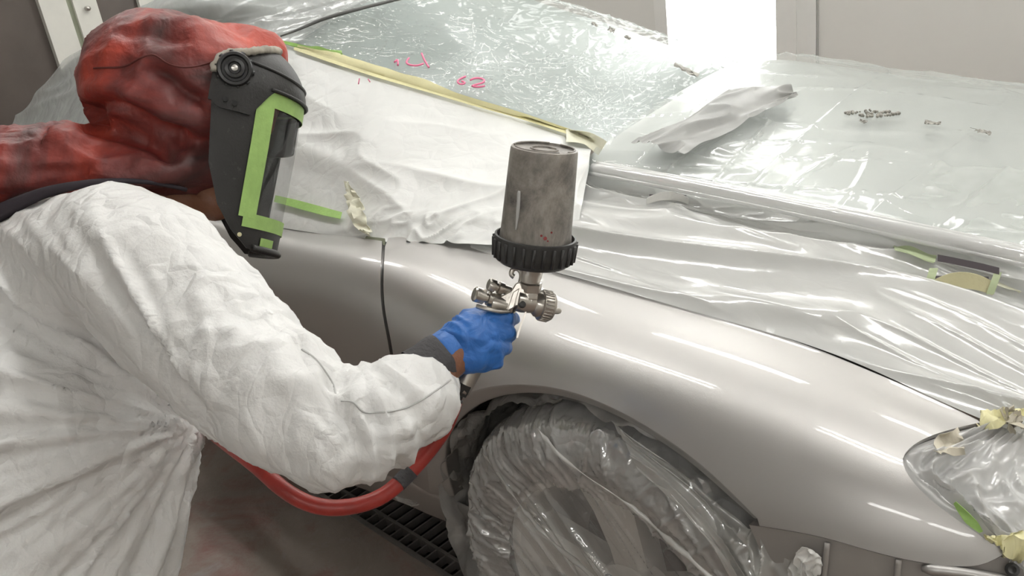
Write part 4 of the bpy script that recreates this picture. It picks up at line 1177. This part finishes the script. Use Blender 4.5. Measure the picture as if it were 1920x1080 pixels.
def shell(p0, p1, b0, b1, nphi, nb, off=0, mapfn=None):
    ph, bb = np.meshgrid(np.linspace(0, 1, nphi), np.linspace(0, 1, nb))
    PHI = p0(bb) + (p1(bb) - p0(bb)) * ph if callable(p0) else p0 + (p1 - p0) * ph
    BB = (b0(PHI) if callable(b0) else b0) * (1 - bb) + (b1(PHI) if callable(b1) else b1) * bb
    return HP(PHI, BB, off)
rad = math.radians
HEL = bpy.data.objects.new('helmet', None); COL.objects.link(HEL); HEL.parent = MAN; HEL.location = Vector(HP(np.array(rad(90)), np.array(-185.0))) - MAN.location
HEL['label'] = 'black helmet with clear visor framed in green tape'
def rear_phi(b):      # rear edge of the side wall, in angle, by height
    return np.interp(b, [-192, -160, -120, -50, 40, 95, 210], [rad(35), rad(17), rad(4), rad(-7), rad(-11), rad(-14), rad(-16)])
# side walls (both sides) and chin as one shell with the window left open: four pieces joined in one mesh
def hsolid(name, G, mat, th=.003):
    o = grid_obj(name, G, mat, HEL, thick=th)
    # outward normals for the far half too
    bm = bmesh.new(); bm.from_mesh(o.data); bmesh.ops.remove_doubles(bm, verts=bm.verts, dist=1e-5)
    bm.normal_update()
    cen = Vector(hc + f2 * A0 * hk) - world_base(o)
    s_ = sum(1 if f.normal.dot(f.calc_center_median() - cen) > 0 else -1 for f in bm.faces)
    if s_ < 0: bmesh.ops.reverse_faces(bm, faces=bm.faces)
    bm.to_mesh(o.data); bm.free()
    for p in o.data.polygons: p.use_smooth = True
    return o
WL, WR_, WB, WT = rad(35), rad(145), -132.0, 78.0
for sgn in (0, 1):
    f_ = (lambda p: p) if sgn == 0 else (lambda p: math.pi - p)
    ph, bb = np.meshgrid(np.linspace(0, 1, 26), np.linspace(0, 1, 70))
    BB = -190 + bb * 282
    lim = WL if sgn == 0 else rad(54)
    PH = rear_phi(BB) + (lim - rear_phi(BB)) * ph
    hsolid('side_wall', HP(f_(PH), BB), M['helmet'])
ph, bb = np.meshgrid(np.linspace(WL - .02, WR_ + .02, 60), np.linspace(-190, WB, 14)); hsolid('chin_bar', HP(ph, bb), M['helmet'])
ph, bb = np.meshgrid(np.linspace(WL - .02, WR_ + .02, 60), np.linspace(WT, 95, 6)); hsolid('window_header', HP(ph, bb), M['helmet'])
ph, bb = np.meshgrid(np.linspace(rad(88), rad(146), 24), np.linspace(14, 82, 14)); hsolid('inner_mask', HP(ph, bb, -4), M['knob'])
# clear window
ph, bb = np.meshgrid(np.linspace(WL - .05, WR_ + .05, 60), np.linspace(WB - 6, WT + 4, 30)); hsolid('visor', HP(ph, bb, -1.5), M['visor'], 0)
# brow shield, a second shell outside the first
def brow_low(phi):
    p = np.minimum(phi, math.pi - phi)
    return np.interp(p, [rad(-12), rad(-6), rad(17), rad(20), rad(29), rad(34), rad(90)], [62, 50, 48, 60, 92, 104, 104])
ph, bb = np.meshgrid(np.linspace(0, 1, 90), np.linspace(0, 1, 40))
PH = rad(-14) + (math.pi + rad(28)) * ph
def brow_top(phi):
    p = np.degrees(np.minimum(phi, math.pi - phi))
    return np.interp(p, [-14, -6, 8, 22, 42, 75, 90], [138, 152, 164, 178, 192, 204, 206])
BB = brow_low(PH) + (brow_top(PH) - brow_low(PH)) * np.sin(bb * math.pi / 2)
brow = hsolid('brow_shield', HP(PH, BB, 6), M['helmet'], .004)
# ridge on the brow
p_ = np.linspace(rad(-8), rad(170), 60)
tube('brow_ridge', HP(p_, 150 - 14 * np.sin(p_), 7), .0022, M['helmet'], HEL, seg=8)
tube('brow_rim', HP(np.linspace(rad(30), rad(150), 50), np.full(50, 105.0), 7), .0024, M['helmet'], HEL, seg=8)
# lower rim of the chin
p_ = np.linspace(rad(38), rad(142), 50)
tube('chin_rim', HP(p_, np.full(50, -188.0), 1.5), .0052, M['helmet'], HEL, seg=10)
# green tape frame round the window
def tape_piece(p0, p1, b0, b1):
    ph, bb = np.meshgrid(np.linspace(p0, p1, 40 if p1 - p0 > .5 else 10), np.linspace(b0, b1, 8 if b1 - b0 < 60 else 40))
    return hsolid('green_tape', HP(ph, bb, 2.6), M['helmgreen'], .0006)
for s_ in (0, 1):
    a, b = (rad(21), rad(36)) if s_ == 0 else (math.pi - rad(36), math.pi - rad(21))
    tape_piece(a, b, -134, 76)
tape_piece(rad(24), rad(156), 74, 102)
tape_piece(rad(25), rad(155), -152, -126)
tape_piece(rad(45), rad(62), -183, -166)
# hinge knob with rings and pin
kc = HP(np.array(rad(1.0)), np.array(124.0), 6); kax = _n(cb_ - .06 * ub)
knob = lathe_obj('hinge_knob', [(.022, -.006), (.0235, .004), (.0215, .009), (.018, .0095), (.0165, .006), (.0135, .006), (.0125, .012), (.0085, .013), (.007, .010), (.001, .010)], kc, kax, M['knob'], HEL, 36)
lathe_obj('pin', [(.0045, .009), (.0042, .0125), (.001, .0135)], kc, kax, M['pin'], knob, 14)
for k in range(10):
    a = k * 2 * math.pi / 10; e1 = f2 * math.cos(a) + ub * math.sin(a)
    b_ = basis(e1)
    tube('knob_notch', [kc + e1 * .0215 + kax * .001, kc + e1 * .0255 + kax * .001], .0032, M['knob'], knob, seg=6)
for aa, bb in ((-2, 66), (5, 62)):
    h0 = HP(np.array(rad(aa)), np.array(float(bb)), 8.6)
    lathe_obj('vent_hole', [(.001, 0), (.0036, 0), (.0036, .0012), (.001, .0012)], h0, kax, M['black'], HEL, 12)
rv = HP(np.array(rad(24.5)), np.array(-168.0), 3); lathe_obj('chin_screw', [(.003, -.001), (.003, .002), (.001, .0025)], rv, cb_, M['foam'], HEL, 10)
# cord along the hood's edge on the helmet
def HB(b, phi, off): return HP(np.array(phi), np.array(float(b)), off)
cord = [HB(112, rad(-13), 9), HB(135, rad(-12), 10), HB(152, rad(-6), 10), HB(164, rad(8), 11), HB(178, rad(22), 11), HB(192, rad(42), 11), HB(203, rad(75), 11), HB(205, rad(110), 11)]
me_v, me_f = sweep(smooth_path(np.array(cord), 60), .0052, 10)
me = mesh_pd(me_v, me_f); displace(me, lambda co, no: nz(co, 160, 2.0) * .003)
link('edge_cord', me, M['piping'], rhood)

# --- cuff, wrist and glove
cax = _n(D(868, 648, 1.065) - D(800, 692, 1.045))
cc = D(819, 677, 1.05)
V, Fc = lathe([(.029, -.03), (.030, -.012), (.0305, .002), (.0295, .009), (.0275, .0095), (.026, .0)], cc, cax, 40)
me = mesh_pd(V, Fc[:-2]); displace(me, lambda co, no: nz(co, 60, 1.0) * .003)
link('knit_cuff', me, M['cuff'], MAN)
g = 1.07
def K(px, py, dd, r): return (D(px, py, g + dd), r * g / F)
palm = [[K(828, 671, -.008, 44), K(838, 664, -.005, 43), K(862, 648, -.004, 46), K(885, 632, -.004, 48), K(912, 618, .0, 38)], [K(862, 654, -.004, 44), K(888, 656, -.004, 44), K(912, 655, .0, 38)],
        [K(860, 634, .01, 36), K(888, 606, .012, 30), K(915, 602, .01, 26)], [K(912, 618, 0, 36), K(912, 655, 0, 36), K(902, 670, .0, 30)]]
fing = [[K(915, 600, -.005, 21), K(948, 596, .002, 16), K(962, 598, .022, 13), K(950, 602, .045, 11)],        # index on the trigger
        [K(922, 624, -.014, 20), K(950, 624, .0, 16.5), K(955, 627, .024, 15), K(930, 632, .042, 14)],
        [K(918, 648, -.014, 20), K(942, 651, .0, 16.5), K(946, 654, .024, 15), K(920, 657, .042, 14)],
        [K(906, 672, -.010, 19), K(930, 678, .0, 15.5), K(932, 680, .022, 14), K(908, 682, .038, 13)],
        [K(868, 612, .022, 24), K(900, 592, .040, 18), K(930, 598, .052, 15), K(948, 606, .050, 13)]]         # thumb on the far side
me = blob(palm + fing, .0022, 3)
def glove_disp(co, no):
    ax = basis(cax); q = co @ ax
    px = proj(co); w_ = np.exp(-((px[:, 0] - 858) / 26) ** 2)
    return w_ * (ridge(q * [90, 22, 22], 1, 2.2, 1.5) - .5) * .0035 + (ridge(co, 34, 3.2, 1.5) - .5) * .0022
displace(me, glove_disp)
gl_ = link('glove', me, M['glove'], MAN)
gl_['label'] = 'blue nitrile glove with fingers closed on the gun handle'
V, Fc = lathe([(.0280, 0), (.0293, .001), (.0298, .006), (.029, .02)], D(826, 672, 1.058), cax, 36)
me = mesh_pd(V, Fc[:-2]); displace(me, lambda co, no: nz(co, 70, 1.0) * .003); link('glove_rim', me, M['glove'], gl_)

# ================================================================== spray gun
gd = 1.07; gk = gd / F
gr_, gdn, gv = frame_at(965, 560)
GO = D(965, 560, gd)
def L(px, py, dd=0.0): return D(px, py, gd + dd)
GUN = empty('spray_gun', D(862, 738, 1.09), 'metal spray gun with upturned paint cup held in the blue glove', 'spray gun')
gax = _n(gr_ * 1 + gdn * .20 + gv * .38)        # barrel direction
# cup
cupb = L(1001, 476, -.01); cax2 = _n((gr_ * 17 - gdn * 180) / 181 * math.cos(rad(19)) - gv * math.sin(rad(19)))
cup = lathe_obj('paint_cup', [(.001, .0), (.0440, .0), (.0440, .012), (.0425, .016), (.0412, .03), (.0385, .118), (.0382, .122), (.0375, .1245), (.0350, .1255), (.0345, .1235), (.0335, .1225), (.0165, .1228), (.0158, .1245), (.0140, .1245), (.0134, .1225), (.001, .1225)], cupb, cax2, M['cup'], GUN, 64)
ring = lathe_obj('cup_ring', [(.030, -.009), (.0405, -.010), (.0455, -.006), (.0475, .004), (.0482, .018), (.0478, .022), (.0455, .0225), (.044, .018), (.044, .0)], cupb, cax2, M['cupring'], GUN, 72)
e1 = _n(np.cross(cax2, [0, 0, 1.0])); e2 = np.cross(cax2, e1)
for k in range(26):
    a = k * 2 * math.pi / 26; dv = e1 * math.cos(a) + e2 * math.sin(a)
    tube('grip_rib', [cupb + dv * .0470 - cax2 * .004, cupb + dv * .0487 + cax2 * .018], .0022, M['cupring'], ring, seg=6)
for k in range(3):      # raised arcs on the cup's end
    a0 = k * 2.1 + .4
    aa = np.linspace(a0, a0 + 1.7, 16)
    tube('end_arc', [cupb + cax2 * .1252 + .0345 * (e1 * math.cos(a) + e2 * math.sin(a)) for a in aa], .0012, M['cup'], cup, seg=6)
# highlight streak painted as pale colour and red specks on the cup wall
B_C = [bvh_of(cup)]
mkp = [on(B_C, a, b, .0006) for a, b in arc([(974, 358), (973, 380), (971, 405), (968, 431)], 16)]
tube('gloss_streak', mkp, np.r_[.0016, np.full(8, .0022), np.linspace(.002, .0008, 7)], M['painted_gloss'], cup, seg=6)
for a, b, rr_ in ((1022, 447, .0022), (1015, 442, .0014), (1034, 436, .0012), (1027, 452, .001)):
    p_ = on(B_C, a, b, .0003); lathe_obj('paint_speck', [(rr_, -.001), (rr_, .0003), (.0004, .0006)], p_, CAM - p_, M['redspeck'], cup, 8)
# neck down to the body
tube('cup_neck', [cupb - cax2 * .008, cupb - cax2 * .022, L(992, 540), L(990, 562)], [.016, .0125, .0112, .0125], M['chrome'], GUN, 20, 20)
lathe_obj('neck_nut', [(.0125, 0), (.0145, .001), (.0145, .010), (.0125, .011)], L(993, 545), cax2, M['chrome'], GUN, 6)
# barrel and air cap
bc = L(985, 566)
lathe_obj('barrel', [(.001, -.012), (.0125, -.012), (.0135, -.004), (.0125, .006), (.0115, .010), (.015, .014), (.0155, .020)], bc, gax, M['chrome'], GUN, 28)
cap = lathe_obj('air_cap', [(.0155, .018), (.0178, .019), (.0182, .031), (.0165, .034), (.013, .0345), (.009, .033), (.0045, .034), (.0042, .040), (.0015, .0405), (.001, .038)], bc, gax, M['chrome'], GUN, 36)
a_ = basis(gax)
for k in range(28):
    a = k * 2 * math.pi / 28; dv = a_[:, 1] * math.cos(a) + a_[:, 2] * math.sin(a)
    tube('knurl', [bc + gax * .020 + dv * .0180, bc + gax * .030 + dv * .0183], .0011, M['chrome'], cap, seg=5)
for s_ in (-1, 1):
    hv_ = bc + gax * .034 + a_[:, 2] * .0115 * s_
    lathe_obj('air_horn', [(.0042, -.003), (.004, .005), (.0028, .009), (.001, .0095)], hv_, gax - a_[:, 2] * s_ * .35, M['chrome'], cap, 12)
# gun body block
def prism(name, px, dd0, dd1, mat, parent, bev=.0015):
    bm = bmesh.new()
    a = [bm.verts.new(L(x, y, dd0)) for x, y in px]; b = [bm.verts.new(L(x, y, dd1)) for x, y in px]
    bm.faces.new(a); bm.faces.new(b[::-1]); n = len(px)
    for i in range(n): bm.faces.new((a[i], a[(i+1) % n], b[(i+1) % n], b[i]))
    bmesh.ops.recalc_face_normals(bm, faces=bm.faces)
    o = bm_obj(name, bm, mat, parent)
    if bev:
        m = o.modifiers.new('b', 'BEVEL'); m.width = bev; m.segments = 2
    return o
prism('gun_body', [(938, 556), (958, 545), (968, 530), (976, 528), (980, 540), (998, 545), (1000, 566), (984, 578), (968, 574), (955, 582), (936, 580)], -.011, .011, M['chrome'], GUN)
prism('body_web', [(962, 548), (974, 540), (964, 576), (950, 584)], -.0145, -.010, M['chrome'], GUN, .0008)
# hanging hook
tube('hook', [L(972, 548), L(978, 524), L(976, 508), L(967, 503), L(960, 508), L(960, 516), L(964, 519)], [.0044, .0040, .0036, .0034, .0032, .0032, .003], M['chrome'], GUN, 40, 12)
# adjusting knobs at the back
for nm, p0, r_ in (('fluid_knob', (936, 566), 1.0), ('fan_knob', (956, 546), .85)):
    b0 = L(*p0, -.004)
    kn = lathe_obj(nm, [(.0065*r_, 0), (.0065*r_, .008), (.0085*r_, .009), (.0085*r_, .015), (.006*r_, .016), (.006*r_, .019), (.0092*r_, .020), (.0092*r_, .031 if r_ == 1 else .026), (.0075*r_, .033 if r_ == 1 else .028), (.001, .033 if r_ == 1 else .028)], b0, -gax + gdn * -.12, M['chrome'], GUN, 24)
lathe_obj('body_valve', [(.0115, -.006), (.0115, .018), (.010, .020), (.001, .020)], L(948, 572), -gax, M['chrome'], GUN, 24)
tube('finger_guard', [L(894, 574, -.012), L(915, 580, -.016), L(940, 584, -.014), L(955, 583, -.008)], .0028, M['chrome'], GUN, 20, 10)
lathe_obj('trigger_screw', [(.0045, -.004), (.0045, .003), (.003, .004), (.001, .004)], L(979, 571, -.012), -gv, M['blackpart'], GUN, 14)
# trigger
tg = [(978, 548), (982, 566), (976, 590), (968, 612), (962, 632)]
G = np.array([[L(x + ox * .0, y, dd) for x, y in arc(tg, 20)] for dd, ox in ((-.007, 0), (-.003, 1), (.003, 1), (.007, 0))])
grid_obj('trigger', G + gax * .004, M['chrome'], GUN, thick=.002)
# handle, inside the hand, with hose fitting below
V, Fc = sweep(smooth_path(np.array([L(952, 572, .006), L(930, 610, .012), L(905, 655, .016), L(880, 700, .018), L(862, 732, .018)]), 30), .0125, 16)
link('handle', mesh_pd(V, Fc), M['chrome'], GUN)
hx = _n(L(848, 758, .02) - L(866, 726, .018))
lathe_obj('hose_fitting', [(.0125, -.004), (.013, .002), (.013, .010), (.0095, .011), (.0095, .016), (.0125, .017), (.0125, .034), (.010, .036)], L(866, 722, .016), hx, M['blackpart'], GUN, 6)

# ================================================================== air hose
hp = [D(853, 750, 1.092), D(835, 800, 1.12), D(800, 850, 1.125), D(762, 892, 1.115), D(720, 928, 1.10), D(680, 945, 1.09), D(635, 952, 1.085), D(585, 946, 1.085), D(535, 920, 1.09), D(495, 886, 1.11), D(450, 850, 1.16), D(400, 812, 1.28), D(345, 770, 1.42), D(280, 740, 1.55)]
hz = empty('air_hose', hp[6], 'red rubber air hose looping below the sleeve to the spray gun', 'hose')
tube('hose', hp, .0098, M['hose'], hz, 120, 16)
tube('hose_sleeve', [D(772, 882, 1.1175), D(760, 894, 1.1145), D(746, 908, 1.1085)], .0102, M['cuff'], hz, 12, 16)
